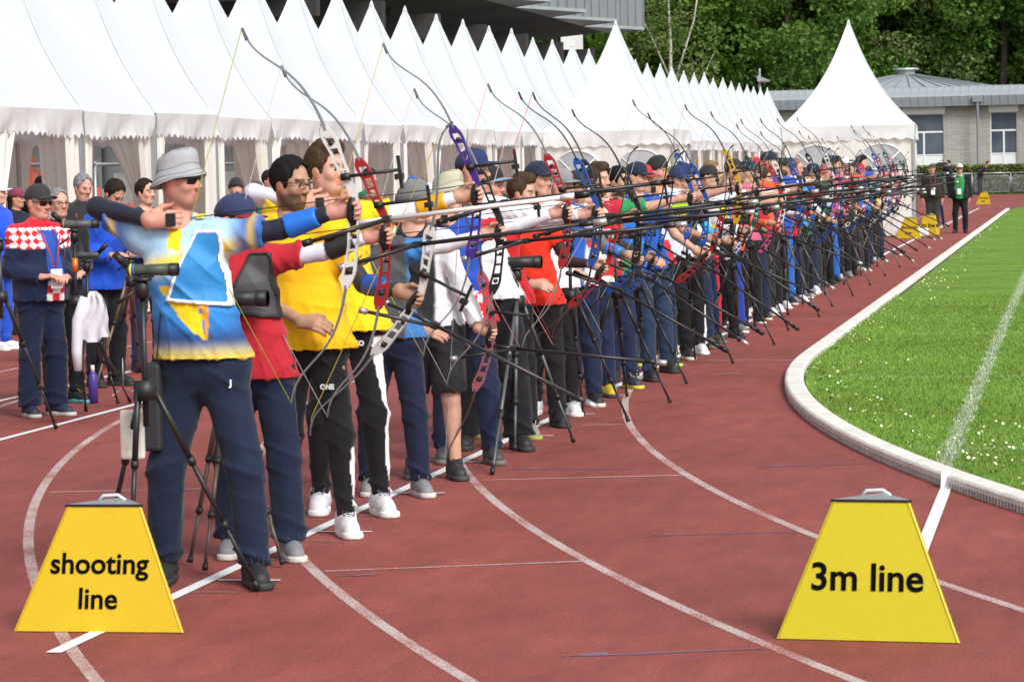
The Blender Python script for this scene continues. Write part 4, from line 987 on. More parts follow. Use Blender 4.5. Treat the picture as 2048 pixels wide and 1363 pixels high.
def head_sdf(f, c, M, lod, nose=1.0, jaw=1.0):
    def W(a, b, u): return c + (M[0] * a + M[1] * b + M[2] * u) * HS
    class K:
        def ell(s_, p, r, *a, **k): f.ell(p, [q * HS for q in r], *a, **k)
        def seg(s_, a_, b_, ra, rb, *a, **k): f.seg(a_, b_, ra * HS, rb * HS, *a, **k)
    F_ = K()
    F_.ell(W(-.014, 0, .034), (.098, .077, .094), M, .03)
    F_.ell(W(.022, 0, -.032), (.070, .062 * jaw, .086), M, .03)
    F_.seg(W(.060, 0, -.098), W(.066, 0, -.098), .024, .022, .03)
    for s_ in (-1, 1):
        F_.seg(W(-.02, s_ * .050 * jaw, -.055), W(.045, s_ * .025, -.098), .020, .018, .03)
        F_.ell(W(.056, s_ * .043, -.028), (.022, .02, .022), M, .02)
        if lod < 3: F_.ell(W(-.012, s_ * .079, -.012), (.024, .010, .034), M, .008)
    if lod < 3:
        F_.seg(W(.078, -.036, .021), W(.078, .036, .021), .013, .013, .015)
        for s_ in (-1, 1): F_.ell(W(.096, s_ * .033, .000), (.014, .018, .0105), M, .010, True)
        F_.seg(W(.084, 0, .012), W(.108, 0, -.030), .0085, .0125 * nose, .012)
        for s_ in (-1, 1): F_.ell(W(.096, s_ * .014, -.036), (.012, .009, .009), M, .008)
        F_.seg(W(.082, -.017, -.063), W(.082, .017, -.063), .0085, .0085, .008); F_.seg(W(.082, -.014, -.075), W(.082, .014, -.075), .009, .009, .008)
        F_.seg(W(.104, -.03, -.0692), W(.104, .03, -.0692), .0045, .0045, .006, sub=True)
    else: F_.seg(W(.084, 0, .01), W(.108, 0, -.03), .01, .014, .012)
def limb_prims(J, fat):
    return None
def build_person(name, label, cat, loc, rz, J, sp, lod=0, H=1.78, group=None):
    """one person: Empty at the feet, with body, clothing and headgear as parts"""
    global HS
    HS = sp.get('hs', .92)
    g = H / 1.78; fat = sp.get('fat', 0.0); wide = sp.get('wide', 1.0)
    root = thing(name, label, cat, loc, rz, group); root.scale = (g, g, g)
    res, fres = ((.0125, .0052), (.018, .008), (.026, .013), (.034, .02))[lod]
    M = hframe(J); hc = np.array(J['head'])
    u = unit(J['u']); pts = np.array([J[k] for k in ('aL', 'aR', 'kL', 'kR', 'hL', 'hR', 'sL', 'sR', 'eL', 'eR', 'wL', 'wR', 'head', 'neck')])
    hl, hr = J['wL'] + J['hdL'] * .16, J['wR'] + J['hdR'] * .16
    lo = np.minimum(pts.min(0), np.minimum(hl, hr)) - .22; hi = np.maximum(pts.max(0), np.maximum(hl, hr)) + .22; lo[2] = -.03; hi[2] = max(hc[2] + .2, hi[2] - .1)
    fine = [[(hc[i] - .145, hc[i] + .145)] + [(min(w_[i], w_[i] + d[i] * .15) - .05, max(w_[i], w_[i] + d[i] * .15) + .05) for w_, d in ((J['wL'], J['hdL']), (J['wR'], J['hdR']))] for i in range(3)]
    f = Field(*[axis(lo[i], hi[i], res, fine[i], fres) for i in range(3)])
    b = 1 + fat
    f.seg(J['waist'], J['chest'], .098 * b, .118, .05, u, 1.32 * wide); f.seg(J['chest'], J['chest'] + (J['neck'] - J['chest']) * .55, .118, .085, .05, u, 1.35 * wide)
    f.seg(J['hL'], J['hR'], .094 * b, .094 * b, .03); f.seg(J['pel'], J['waist'], .098 * b, .092 * b, .04, u, 1.22)
    f.seg(J['sL'], J['neck'], .060, .055, .05); f.seg(J['sR'], J['neck'], .060, .055, .05)
    f.seg(J['neck'] - V3(0, 0, .03), hc + M[0] * -.018 + M[2] * -.05, .058, .053, .025)
    for s_ in 'LR':
        f.seg(J['s' + s_], J['e' + s_], .049, .038, .025); f.seg(J['e' + s_], J['w' + s_], .040, .025, .015); hand(f, J['w' + s_], J['hd' + s_], J['hn' + s_], J['curl' + s_], J['th' + s_], lod)
        f.seg(J['h' + s_], J['k' + s_], .080 * (1 + fat * .5), .054, .02); f.seg(J['k' + s_], J['a' + s_], .054, .036, .02); c_ = J['k' + s_] * .66 + J['a' + s_] * .34 + V3(0, .022, 0); f.seg(c_ + V3(0, 0, .07), c_ - V3(0, 0, .06), .046, .036, .03)
        fd = J['fd' + s_]; a_ = J['a' + s_]; f.seg(V3(a_[0], a_[1], .05), V3(a_[0], a_[1], .04) + fd * .13, .035, .028, .02)
    head_sdf(f, hc, M, lod, sp.get('nose', 1.0), sp.get('jaw', 1.0))
    V, Q = f.mesh()
    # skin colours in the head's own frame
    sk = np.array(SKIN[sp.get('skin', 'fair')]); cl = np.repeat(sk[None], len(V), 0); q = (V - hc) @ M.T / HS
    hd = (np.abs(q[:, 1]) < .12) & (q[:, 2] > -.14) & (q[:, 2] < .14) & (q[:, 0] > -.13) & (q[:, 0] < .14)
    def blend(mask, col, a): cl[:] = cl * (1 - (mask * a)[:, None]) + np.array(col)[None] * (mask * a)[:, None]
    def soft(v, a, b_): return np.clip((v - a) / (b_ - a), 0, 1)
    if lod < 3:
        red = sk * np.array([1.08, .80, .76])
        blend(hd * soft(-np.abs(q[:, 2] + .03), -.04, -.01) * soft(q[:, 0], .05, .09), red, .55); blend(hd * (np.abs(q[:, 1]) > .07) * (q[:, 0] < .03), red, .6)
        hcol = np.array(sp.get('hair', (.05, .03, .02)))
        bd_ = sp.get('beard', 0.0)
        if bd_:
            jl = hd * soft(-q[:, 2], .035, .06) * soft(q[:, 0], -.035, -.01) * soft(-q[:, 2], .02 , .05); ms = hd * (q[:, 0] > .07) * soft(-q[:, 2], .040, .048)
            mouth = (np.abs(q[:, 2] + .069) < .012) & (np.abs(q[:, 1]) < .022) & (q[:, 0] > .06)
            blend(np.maximum(jl, ms) * (~mouth) * (q[:, 2] > -.15), hcol, bd_)
        lip = hd * (np.abs(q[:, 2] + .069) < .015) * (np.abs(q[:, 1]) < .024) * (q[:, 0] > .075); blend(lip, sk * np.array([.80, .48, .46]), .75)
        br_ = hd * (np.abs(q[:, 2] - .026 + .25 * np.maximum(np.abs(q[:, 1]) - .035, 0)) < .0065) * (np.abs(q[:, 1]) > .012) * (np.abs(q[:, 1]) < .054) * (q[:, 0] > .06); blend(br_, hcol * .8, .85)
        if not sp.get('bald') and sp.get('hat') != 'none': pass
    kn = waves(V, 3, 60) * .04; cl *= (1 + kn)[:, None]
    me = mesh_np('body', V, Q, cl)
    body = obj('body', me, mat('skin', (.5, .3, .2), .58, attr=True, bump=.25, bscale=120, bdist=.004, spec=.35, var=.13, vscale=22), root)
    if lod < 2:
        for s_ in (-1, 1):
            mb = MB(); c = hc + (M[0] * .0755 + M[1] * s_ * .033) * HS
            mb.grid(lambda i, j: tuple(c + .0110 * (M[0] * math.cos(math.pi * j / 8) + (M[1] * math.cos(i * math.pi / 5) + M[2] * math.sin(i * math.pi / 5)) * math.sin(math.pi * j / 8))), 10, 9, True)
            cc = np.array([(.02, .012, .008) if k // 10 <= 2 else (.62, .58, .55) for k in range(90)])
            obj('eye', mesh_np('eye', mb.v, mb.f, cc), mat('eye', (.6, .6, .6), .15, attr=True), body)
    # ---- shirt
    def field(res_, lo_, hi_): return Field(*[axis(lo_[i], hi_[i], res_) for i in range(3)])
    sres = (.0115, .017, .026, .034)[lod]
    hem = sp.get('hem', .90); loose = sp.get('loose', .016); slv = sp.get('sleeve', .75); thick = sp.get('thick', .0)
    spts = np.array([J[k] for k in ('hL', 'hR', 'sL', 'sR', 'eL', 'eR', 'wL', 'wR', 'neck')]); lo2 = spts.min(0) - .22; hi2 = spts.max(0) + .2; lo2[2] = min(hem - .05, spts[:, 2].min() - .1)
    s2 = field(sres, lo2, hi2); t2 = loose + thick
    hb = V3(J['pel'][0], J['pel'][1], min(hem - .05, .86)); nk = J['neck'] - V3(0, 0, .035); cj = sp.get('collar', 0)
    def torso(fl):
        fl.seg(J['waist'], J['chest'], .102 * b + t2, .113 + t2, .05, u, 1.25 * wide); fl.seg(J['chest'], J['chest'] + (J['neck'] - J['chest']) * .45, .113 + t2, .082 + t2, .05, u, 1.33 * wide)
        fl.seg(hb, J['waist'], .149 * b + loose * 1.2 + thick * .55, .106 * b + t2, .05, u, (1.30 - .6 * fat) * wide)
        if fat > .1: fl.ell(J['waist'] + V3(.01, -.055, -.03), (.165 * b, .14 * b, .17), None, .09)
        fl.F = np.maximum(fl.F, (hem - fl.zs)[None, None, :])
        fl.seg(J['sL'], J['neck'], .060 + t2, .058, .05); fl.seg(J['sR'], J['neck'], .060 + t2, .058, .05)
        if not cj: fl.seg(J['neck'] + V3(.005, -.045, .03), J['neck'] + V3(.01, -.075, .2), .060, .11, .012, sub=True)
        if cj: fl.seg(J['neck'] - V3(0, 0, .06), J['neck'] + V3(0, -.01, .03 + cj), .074 + thick, .066 + thick * .5, .02, cut=[((0, 0, J['neck'][2] + .03 + cj), unit((0, -.35, 1)))])
    torso(s2)
    for s_ in 'LR':
        S0, E0, W0 = J['s' + s_], J['e' + s_], J['w' + s_]; sl_ = sp.get('sleeve' + s_, slv)
        if sl_ <= 1:
            d = unit(E0 - S0); e = S0 + (E0 - S0) * sl_; s2.seg(S0, S0 + (E0 - S0) * (sl_ + .15), .052 + t2, .046 + t2 * 1.3, .035, cut=[(e, d)])
        else:
            s2.seg(S0, E0, .050 + t2, .041 + t2 * .8, .035); d = unit(W0 - E0); e = E0 + (W0 - E0) * (sl_ - 1); s2.seg(E0, E0 + (W0 - E0) * sl_, .043 + t2 * .8, .029 + t2 * .7, .02, cut=[(e, d)])
    amp = sp.get('folds', .012); sd_ = sum(map(ord, label)) % 97
    def fold(P):
        q = waves(P, sd_, 6); q2 = waves(P, sd_ + 9, 11); ridge = lambda p: (1 - np.abs(np.sin(p))) ** 3 - .2
        arm = np.clip((np.abs(P[:, 0] - J['chest'][0]) - .17) / .08, 0, 1); xx = P[:, 0] - J['chest'][0]; zz = P[:, 2]
        # pulls from the bow shoulder and the armpits across the chest, fading out in patches
        r1 = ridge(zz * 15 + xx * 17 + 2.2 * q + .8 * q2) * np.clip(.25 + waves(P, sd_ + 3, 5) * 1.4, 0, 1) + ridge(zz * 14 - xx * 19 + 2.4 * q) * np.clip(.2 + waves(P, sd_ + 5, 5) * 1.4, 0, 1)
        an = np.arctan2(P[:, 1] - J['pel'][1], P[:, 0] - J['pel'][0]); r2 = ridge(an * 5.5 + zz * 6 + 2.0 * q) * np.clip((hem + .34 - zz) / .30, 0, 1)
        r4 = ridge(zz * 30 + xx * 6 * np.sign(xx) + 2.5 * q) * np.exp(-((zz - 1.10) / .10) ** 2) * np.clip(np.abs(xx) * 8, .2, 1)
        r3 = ridge(P[:, 0] * 30 + zz * 24 + 2.2 * q) * arm
        return np.maximum(-.003, amp * (1.0 * r1 + .9 * r2 + .8 * r4 + .8 * r3 + .3 * q2))
    Vs, Qs = s2.mesh(); Ns = vnormals(Vs, Qs)
    if lod < 3: Vs = Vs + Ns * fold(Vs)[:, None]
    fn = sp['shirt']; cs = fn(Vs, J) if callable(fn) else np.repeat(np.array([fn]), len(Vs), 0)
    if lod < 2: cs = cs * (1 - .22 * np.exp(-((Vs[:, 2] - hem - .022) / .006) ** 2))[:, None]
    shirt = obj(sp.get('shirt_name', 'shirt'), mesh_np('shirt', Vs, Qs, cs), mat('cloth_shirt' + ('_shiny' if sp.get('shiny') else ''), (.5, .5, .5), .55 if sp.get('shiny') else .85, attr=True, bump=.6, bscale=9, bdist=.03, sheen=.15, spec=.25, stretch=(1, 1, .6)), root)
    # chest guard cut from the shirt's own surface
    if sp.get('guard') is not None and lod < 3:
        col, edge = sp['guard']; xc = J['sL'][0] - .05; gr = (.0062, .009, .016)[lod]
        gf = Field(axis(xc - .26, xc + .2, gr), axis(J['chest'][1] - .26, J['chest'][1] + .02, gr), axis(1.12, 1.5, gr)); torso(gf)
        X = gf.xs[:, None, None]; Y = gf.ys[None, :, None]; Z = gf.zs[None, None, :]
        left = -((X - (xc - .14)) - (Z - 1.17) * .42); arm_ = .085 - np.sqrt((X - (xc + .165)) ** 2 + ((Z - 1.345) * .8) ** 2); right = np.maximum(X - (xc + .095) - .10 * (1.3 - Z), arm_); low = (1.165 - Z) - .10 * (X - xc)
        reg = np.maximum(np.maximum(np.maximum(low, Z - 1.455), np.maximum(left, right)), Y - (J['chest'][1] - .01))
        def lay(F_, nm, mt, par):
            Vg, Qg = gf.mesh(F_)
            if not len(Vg): return None
            return obj(nm, mesh_np(nm, Vg + vnormals(Vg, Qg) * 0 + unit((0, -1, 0))[None] * fold(Vg)[:, None], Qg), mt, par)
        guard = lay(np.maximum(gf.F - .012, reg), 'chest_guard', mat('guard_%s' % (tuple(round(c, 3) for c in col),), col, .6, bump=.15, bscale=60), root)
        if edge is not None and guard is not None: lay(np.maximum(np.maximum(gf.F - .016, reg - .006), -(reg + .010)), 'edging', mat('guard_edge_%s' % (tuple(round(c, 3) for c in edge),), edge, .6), guard)
    # ---- under sleeves
    if sp.get('under') is not None:
        for s_ in sp.get('under_arms', 'LR'):
            S0, E0, W0 = J['s' + s_], J['e' + s_], J['w' + s_]; l0 = np.minimum(np.minimum(S0, E0), W0) - .1; h0 = np.maximum(np.maximum(S0, E0), W0) + .1
            q_ = field(sres, l0, h0); d = unit(W0 - E0); e = E0 + (W0 - E0) * .93
            q_.seg(S0, E0, .053, .042, .02); q_.seg(E0, E0 + (W0 - E0) * 1.05, .044, .030, .015, cut=[(e, d)])
            Vu, Qu = q_.mesh(); Nu = vnormals(Vu, Qu); Vu = Vu + Nu * (waves(Vu, 21, 40) * .0025)[:, None]
            obj('under_sleeve', mesh_np('sleeve', Vu, Qu), mat('sleeve_%s' % (tuple(round(c, 3) for c in sp['under']),), sp['under'], .7, bump=.25, bscale=30, sheen=.1), root)
    if sp.get('armguard') is not None and lod < 3:
        E0, W0 = J['eL'], J['wL']; q_ = field(.008 if lod == 0 else .012, np.minimum(E0, W0) - .1, np.maximum(E0, W0) + .1); d = unit(W0 - E0)
        q_.seg(E0 + d * .02, E0 + d * .17, .054, .043, .01, cut=[(E0 + d * .17, d), (E0 + d * .03, -d), ((0, E0[1] + .012, 0), (0, 1, 0))])
        Va, Qa = q_.mesh(); obj('arm_guard', mesh_np('armguard', Va, Qa), mat('armguard_%s' % (tuple(round(c, 3) for c in sp['armguard']),), sp['armguard'], .4), root)
    # ---- trousers
    tb = sp.get('baggy', .016); shorts = sp.get('shorts', False); tz = sp.get('ankle', .085)
    tp = np.array([J[k] for k in ('aL', 'aR', 'kL', 'kR', 'hL', 'hR')]); t3 = field(sres * 1.08, np.append(tp.min(0)[:2] - .17, tz - .04), np.append(tp.max(0)[:2] + .17, 1.06))
    t3.seg(J['hL'], J['hR'], .108 * b, .108 * b, .04); t3.seg(J['pel'] - V3(0, 0, .05), J['pel'] + V3(-.01, 0, .05), .114 * b, .106 * b, .04, u, 1.2, cut=[((0, 0, 1.0), (0, 0, 1))])
    for s_ in 'LR':
        H0, K0, A0 = J['h' + s_], J['k' + s_], J['a' + s_]
        if shorts: e = H0 + (K0 - H0) * .92; d = unit(K0 - H0); t3.seg(H0, K0, .098 * b + tb, .080 + tb, .03, cut=[(e, d)])
        else:
            t3.seg(H0 - V3(0, 0, .05), K0, .079 * (1 + fat * .5) + tb * .7, .056 + tb * .9, .04); A1_ = V3(A0[0], A0[1], tz - .03); t3.seg(K0, A1_, .056 + tb * .9, sp.get('cuff', .050) + tb * .6, .03, cut=[((0, 0, tz), (0, 0, -1))])
    Vt, Qt = t3.mesh(); Nt = vnormals(Vt, Qt)
    if lod < 3:
        rg = lambda p: (1 - np.abs(np.sin(p))) ** 3 - .2
        sgn = np.where(Vt[:, 0] > J['pel'][0], 1, -1); qn = waves(Vt, sd_ + 4, 5)
        kz = np.exp(-((Vt[:, 2] - .50) / .10) ** 2) * .8 + np.exp(-((Vt[:, 2] - tz - .05) / .07) ** 2) * 1.5 + np.exp(-((Vt[:, 2] - .83) / .07) ** 2) * .8 + .18
        am = sp.get('tfolds', .012)
        fo = am * (rg(Vt[:, 2] * 27 + sgn * Vt[:, 0] * 14 + Vt[:, 1] * 9 + 2.4 * qn) * kz + .55 * rg(np.arctan2(Vt[:, 1], Vt[:, 0] - J['pel'][0] - sgn * .13) * 1.5 + 3 * qn) * (1 - np.clip(kz, 0, 1) * .6) + .4 * waves(Vt, sd_ + 6, 16, (1, 1, .5)))
        Vt = Vt + Nt * fo[:, None]
    fn = sp['trousers']; ct = fn(Vt, J) if callable(fn) else np.repeat(np.array([fn]), len(Vt), 0)
    obj('shorts' if shorts else 'trousers', mesh_np('trousers', Vt, Qt, ct), mat('cloth_trousers', (.1, .1, .1), .82, attr=True, bump=.6, bscale=11, bdist=.025, sheen=.12, spec=.25, stretch=(1, 1, .45)), root)
    if lod < 2:
        for tx_, (px_, pz_), sz_, rc_ in sp.get('prints', ()):
            dd = np.hypot(Vt[:, 0] - px_, Vt[:, 2] - pz_); c_ = np.where((dd < .03) & (Vt[:, 1] < J['pel'][1]))[0]
            if len(c_):
                k_ = c_[np.argmin(Vt[c_, 1])]; obj('print', text_mesh(tx_, sz_, .002), mat('white_print', (.72, .72, .74), .6), root, tuple(Vt[k_] + V3(0, -.012, 0)), (math.pi / 2, 0, rc_))
    # ---- shoes
    sh_ = sp.get('shoes', ((.02, .02, .022), (.03, .03, .03)))
    for s_ in 'LR':
        fd = J['fd' + s_]; a_ = J['a' + s_]; so = obj('shoe', SHOE[min(lod, 2) // 2][0], mat('shoe_%s' % (tuple(round(c, 3) for c in sh_[0]),), sh_[0], .6, var=.15, vscale=12, bump=.2, bscale=80), root, (a_[0], a_[1], 0), (0, 0, math.atan2(fd[0], -fd[1])))
        if lod < 3: obj('sole', SHOE[min(lod, 2) // 2][1], mat('sole_%s' % (tuple(round(c, 3) for c in sh_[1]),), sh_[1], .7, var=.1, vscale=20), so)
        if lod < 2: obj('laces', SHOE[0][2], mat('lace_%s' % (tuple(round(c, 3) for c in sh_[-1] if True),), sh_[2] if len(sh_) > 2 else sh_[1], .7), so)
    headgear(root, J, M, hc, sp, lod)
    if sp.get('lanyard') and lod < 3:
        lc = sp['lanyard']; yb = J['chest'][1] - .155 - (.07 if fat > .1 else 0); x0 = J['neck'][0]
        mb = MB(); mb.tube([(x0 - .055, J['neck'][1] - .01, 1.50), (x0 - .07, yb + .03, 1.40), (x0 - .01, yb - .012, 1.16)], .006, 5); mb.tube([(x0 + .055, J['neck'][1] - .01, 1.50), (x0 + .07, yb + .03, 1.40), (x0 + .01, yb - .012, 1.16)], .006, 5)
        ly = mb.obj('lanyard', mat('lanyard_red', (.5, .05, .06), .6), root, True); MB().box((x0 - .05, yb - .028, 1.0), (x0 + .05, yb - .022, 1.15), None).obj('badge', mat('badge_white', (.72, .70, .76), .4, var=.2, vscale=14), ly)
    if J['kind'] == 'draw' and lod < 2:
        w_ = J['wR'] + J['hdR'] * .085; MB().box((w_[0] - .012, w_[1] - .026, w_[2] - .028), (w_[0] + .03, w_[1] - .016, w_[2] + .026)).obj('finger_tab', m_blk, root, bevel=.004)
    if sp.get('quiver') is not None and lod < 2:
        x, y, z = J['hR'][0] - .13, -.05, .84; qv = MB(); qv.box((x - .03, y - .07, z - .28), (x + .05, y + .07, z + .08)); qo = qv.obj('quiver', mat('quiver_%s' % (tuple(round(c, 3) for c in sp['quiver']),), sp['quiver'], .7, bump=.2, bscale=20), root, bevel=.015)
        for k in range(3):
            mb = MB(); mb.tube([(x + .01, y - .04 + .035 * k, z - .1), (x + .06 + .02 * k, y - .06 + .04 * k, z + .3)], .003, 5); mb.obj('arrow_shaft', m_blk, qo)
    return root
# --- shoes: made once, toe towards -y
def make_shoe(res):
    f = Field(axis(-.08, .08, res), axis(-.26, .14, res), axis(-.02, .17, res))
    up = [((0, 0, .018), (0, 0, -1))]
    f.seg((0, .055, .05), (0, -.14, .036), .044, .040, .03, cut=up); f.seg((0, .035, .06), (0, .02, .118), .046, .044, .03, cut=[((0, 0, .125), (0, 0, 1))]); f.seg((0, .0, .085), (.0, -.10, .05), .036, .030, .04)
    V, Q = f.mesh(); V[:, 2] = np.maximum(V[:, 2], .016); a = mesh_np('shoe', V, Q)
    f = Field(axis(-.08, .08, res * .9), axis(-.26, .14, res), axis(-.02, .06, res * .6)); c = [((0, 0, .032), (0, 0, 1)), ((0, 0, .001), (0, 0, -1))]
    f.seg((0, .062, .016), (.004, -.152, .016), .047, .050, .01, cut=c); f.seg((0, -.02, .016), (0, -.03, .016), .044, .044, .02, cut=c)
    V, Q = f.mesh(); V[:, 2] = np.maximum(V[:, 2], .0005); b = mesh_np('sole', V, Q)
    mb = MB()
    for k in range(5): y = -.035 - .018 * k; z = .115 - .0095 * k; mb.tube([(-.024, y + .005, z - .008), (0, y, z + .004), (.024, y + .005, z - .008)], .0042, 5)
    mb.tube([(0, -.035, .118), (.03, -.06, .125), (.02, -.09, .10)], .003, 5); mb.tube([(0, -.035, .118), (-.03, -.06, .125), (-.022, -.085, .10)], .003, 5)
    return a, b, mb.mesh('laces', True)
SHOE = [make_shoe(.0085), make_shoe(.02)]

# --- hair, hats, glasses in the head frame
def headgear(root, J, M, hc, sp, lod):
    def W(a, b, u): return hc + (M[0] * a + M[1] * b + M[2] * u) * HS
    hat = sp.get('hat'); hcol = sp.get('hair', (.05, .03, .02))
    if not sp.get('bald'):
        r_ = (.0065, .010, .016, .024)[lod]; f = Field(*[axis(hc[i] - .19, hc[i] + .19, r_) for i in range(3)]); th = .006 if hat else sp.get('hairthick', .016)
        f.ell(W(-.016, 0, .036), ((.098 + th) * HS, (.077 + th * .8) * HS, (.094 + th * 1.1) * HS), M, .001)
        gx, gy, gz = f.xs[:, None, None] - hc[0], f.ys[None, :, None] - hc[1], f.zs[None, None, :] - hc[2]
        qa = [(gx * M[i][0] + gy * M[i][1] + gz * M[i][2]) / HS for i in range(3)]; fr, si, uu = qa
        wb = .004 * np.sin(si * 130 + uu * 60) + .003 * np.sin(si * 310)
        r1 = np.maximum(.030 + .30 * uu + .25 * (np.abs(si) - .06) - fr + wb, uu - (.086 - .35 * np.abs(si) * 0 + .02 * np.cos(si * 40)) + wb)          # forehead and temples
        r2 = np.maximum(-.028 - fr, uu + .022 + wb); r3 = uu + .078                                                      # below the ears, nape
        if hat: r1 = np.maximum(.030 + .30 * uu - fr, uu - .2)
        f.F = np.maximum(np.maximum(f.F, -r1 * HS), -r2 * HS)
        if not sp.get('long'): f.F = np.maximum(f.F, -r3 * HS)
        if sp.get('quiff') and not hat: f.seg(W(.055, -.035, .115), W(.06, .03, .118), .026, .026, .03); f.seg(W(-.03, 0, .125), W(.05, 0, .122), .03, .026, .04)
        if sp.get('long'): f.seg(W(-.06, 0, .0), W(-.085, 0, -.16), .06, .035, .03, M[1], 1.3)
        V, Q = f.mesh()
        if len(V):
            N = vnormals(V, Q); q = (V - hc) @ M.T; st = np.sin(q[:, 1] * 260 + q[:, 0] * 60 + 3 * waves(V, 4, 20)) * .0016 + waves(V, 7, 70) * .003; V = V + N * (st if lod < 2 else st * 0)[:, None]
            obj('hair', mesh_np('hair', V, Q), mat('hair_%s' % (tuple(round(c, 3) for c in hcol),), hcol, .75, var=.4, vscale=60, bump=.8, bscale=90, bdist=.01, spec=.2), root)
    if hat:
        kind, col = hat[0], hat[1]; mh = mat('hat_%s_%s' % (kind, tuple(round(c, 3) for c in col)), col, .85, bump=.25, bscale=30, var=.08, vscale=10, sheen=.1)
        nu, nv = (28, 10) if lod < 2 else (16, 6); tl = .10
        ex, ey = .112, .091
        def dome(base, h, exx, eyy, top=1.0, tilt=tl):
            def fn(i, j):
                a = 2 * math.pi * i / nu; t = j / (nv - 1) * math.pi / 2; r = math.cos(t) ** (.75) if j < nv - 1 else .004
                x = -.012 + exx * r * math.cos(a); return tuple(W(x, eyy * r * math.sin(a), base + h * math.sin(t) ** top + tilt * x + (.004 * math.sin(a * 3 + 1) if lod < 2 else 0)))
            return fn
        if kind in ('cap', 'flatcap', 'visor'):
            mb = MB(); base, h = (.045, .098) if kind == 'cap' else (.05, .075); mb.grid(dome(base, h, ex, ey), nu, nv, True); mb.grid(lambda i, j: tuple(W(-.012 + (ex - .002 * j) * math.cos(2 * math.pi * i / nu), (ey - .002 * j) * math.sin(2 * math.pi * i / nu), base + tl * ex * math.cos(2 * math.pi * i / nu) - .012 + .012 * (1 - j))), nu, 2, True)
            ho = mb.obj('cap', mh, root, True)
            L_ = .078 if kind == 'cap' else .035; dirn = -1 if sp.get('backwards') else 1; m_ = 14; vs = []
            for lay in (0, 1):
                for j in range(4):
                    for i in range(m_):
                        a = (-1.05 + 2.1 * i / (m_ - 1)); e = j / 3 * L_ * math.cos(a) ** .55; x = -.012 + dirn * (ex * math.cos(a) + e); y = ey * math.sin(a) * (1 - .0 * j)
                        vs.append(tuple(W(x, y, base + .004 + tl * x - (.10 * (y / ey) ** 2 * .22) - .14 * e * (1 if dirn > 0 else .3) - lay * .006)))
            fs = []; o = 4 * m_
            for j in range(3):
                for i in range(m_ - 1): q = (j * m_ + i, j * m_ + i + 1, (j + 1) * m_ + i + 1, (j + 1) * m_ + i); fs.append(q); fs.append(tuple(x + o for x in q[::-1]))
            fs += [(3 * m_ + i, 3 * m_ + i + 1, 3 * m_ + i + 1 + o, 3 * m_ + i + o) for i in range(m_ - 1)]
            MB().add(vs, fs).obj('peak', mat('hat_%s_%s' % ('peak', tuple(round(c, 3) for c in hat[2])), hat[2], .85, bump=.2, bscale=30) if len(hat) > 2 else mh, ho, True)
            if kind == 'cap' and lod < 2: MB().tube([tuple(W(-.012, 0, base + h - .002)), tuple(W(-.012, 0, base + h + .006))], .008, 6).obj('button', mh, ho)
        elif kind == 'bucket':
            mb = MB(); prof = [(1.46, -.010), (1.44, -.003), (1.28, .018), (1.12, .044), (1.07, .054), (1.03, .09), (.93, .118), (.72, .134), (.36, .141), (.01, .143)]
            t2_ = .30
            def fn(i, j):
                a = 2 * math.pi * i / nu; r, z = prof[j]; x = -.012 + .102 * r * math.cos(a) * (1.0 if r < 1.1 else .96); wob = .004 * math.sin(a * 4 + j) if lod < 2 else 0
                return tuple(W(x, .086 * r * math.sin(a), z + t2_ * (x + .02) * .8 + wob))
            mb.grid(fn, nu, len(prof), True)
            def fi(i, j): return tuple(np.array(fn(i, j)) - M[2] * .005 * (j > 0))
            mb.grid(lambda i, j: fi(nu - 1 - i, j), nu, 5, True)
            ho = mb.obj('bucket_hat', mh, root, True)
            if lod < 2:
                for jr in (1, 2, 4, 7): MB().tube([tuple(np.array(fn(i % nu, jr)) + M[2] * .001) for i in range(nu + 1)], .0016, 4, False).obj('stitching', mat('hat_stitch', (.22, .22, .23), .9), ho)
        elif kind == 'beanie':
            mb = MB(); mb.grid(dome(.028, .125, .114, .093, .9, .22), nu, nv, True); ho = mb.obj('beanie', mh, root, True)
            fb = MB(); pr = [(1.0, .0), (1.055, .004), (1.06, .045), (1.0, .052)]
            fb.grid(lambda i, j: tuple(W(-.012 + .114 * pr[j][0] * math.cos(2 * math.pi * i / nu), .093 * pr[j][0] * math.sin(2 * math.pi * i / nu), .012 + pr[j][1] + .22 * .114 * math.cos(2 * math.pi * i / nu))), nu, 4, True); fb.obj('fold', mh, ho, True)
            if len(hat) > 2: MB().box((-.001, -.02, -.014), (.004, .02, .014), Matrix(((*(M[0]), 0), (*(M[1]), 0), (*(M[2]), 0), (0, 0, 0, 1))).transposed() and Matrix.Translation(Vector(W(.108, .035, .064))) @ Matrix(((M[0][0], M[1][0], M[2][0], 0), (M[0][1], M[1][1], M[2][1], 0), (M[0][2], M[1][2], M[2][2], 0), (0, 0, 0, 1)))).obj('patch', mat('white_patch', (.75, .75, .75), .6), ho)
    gl = sp.get('glasses')
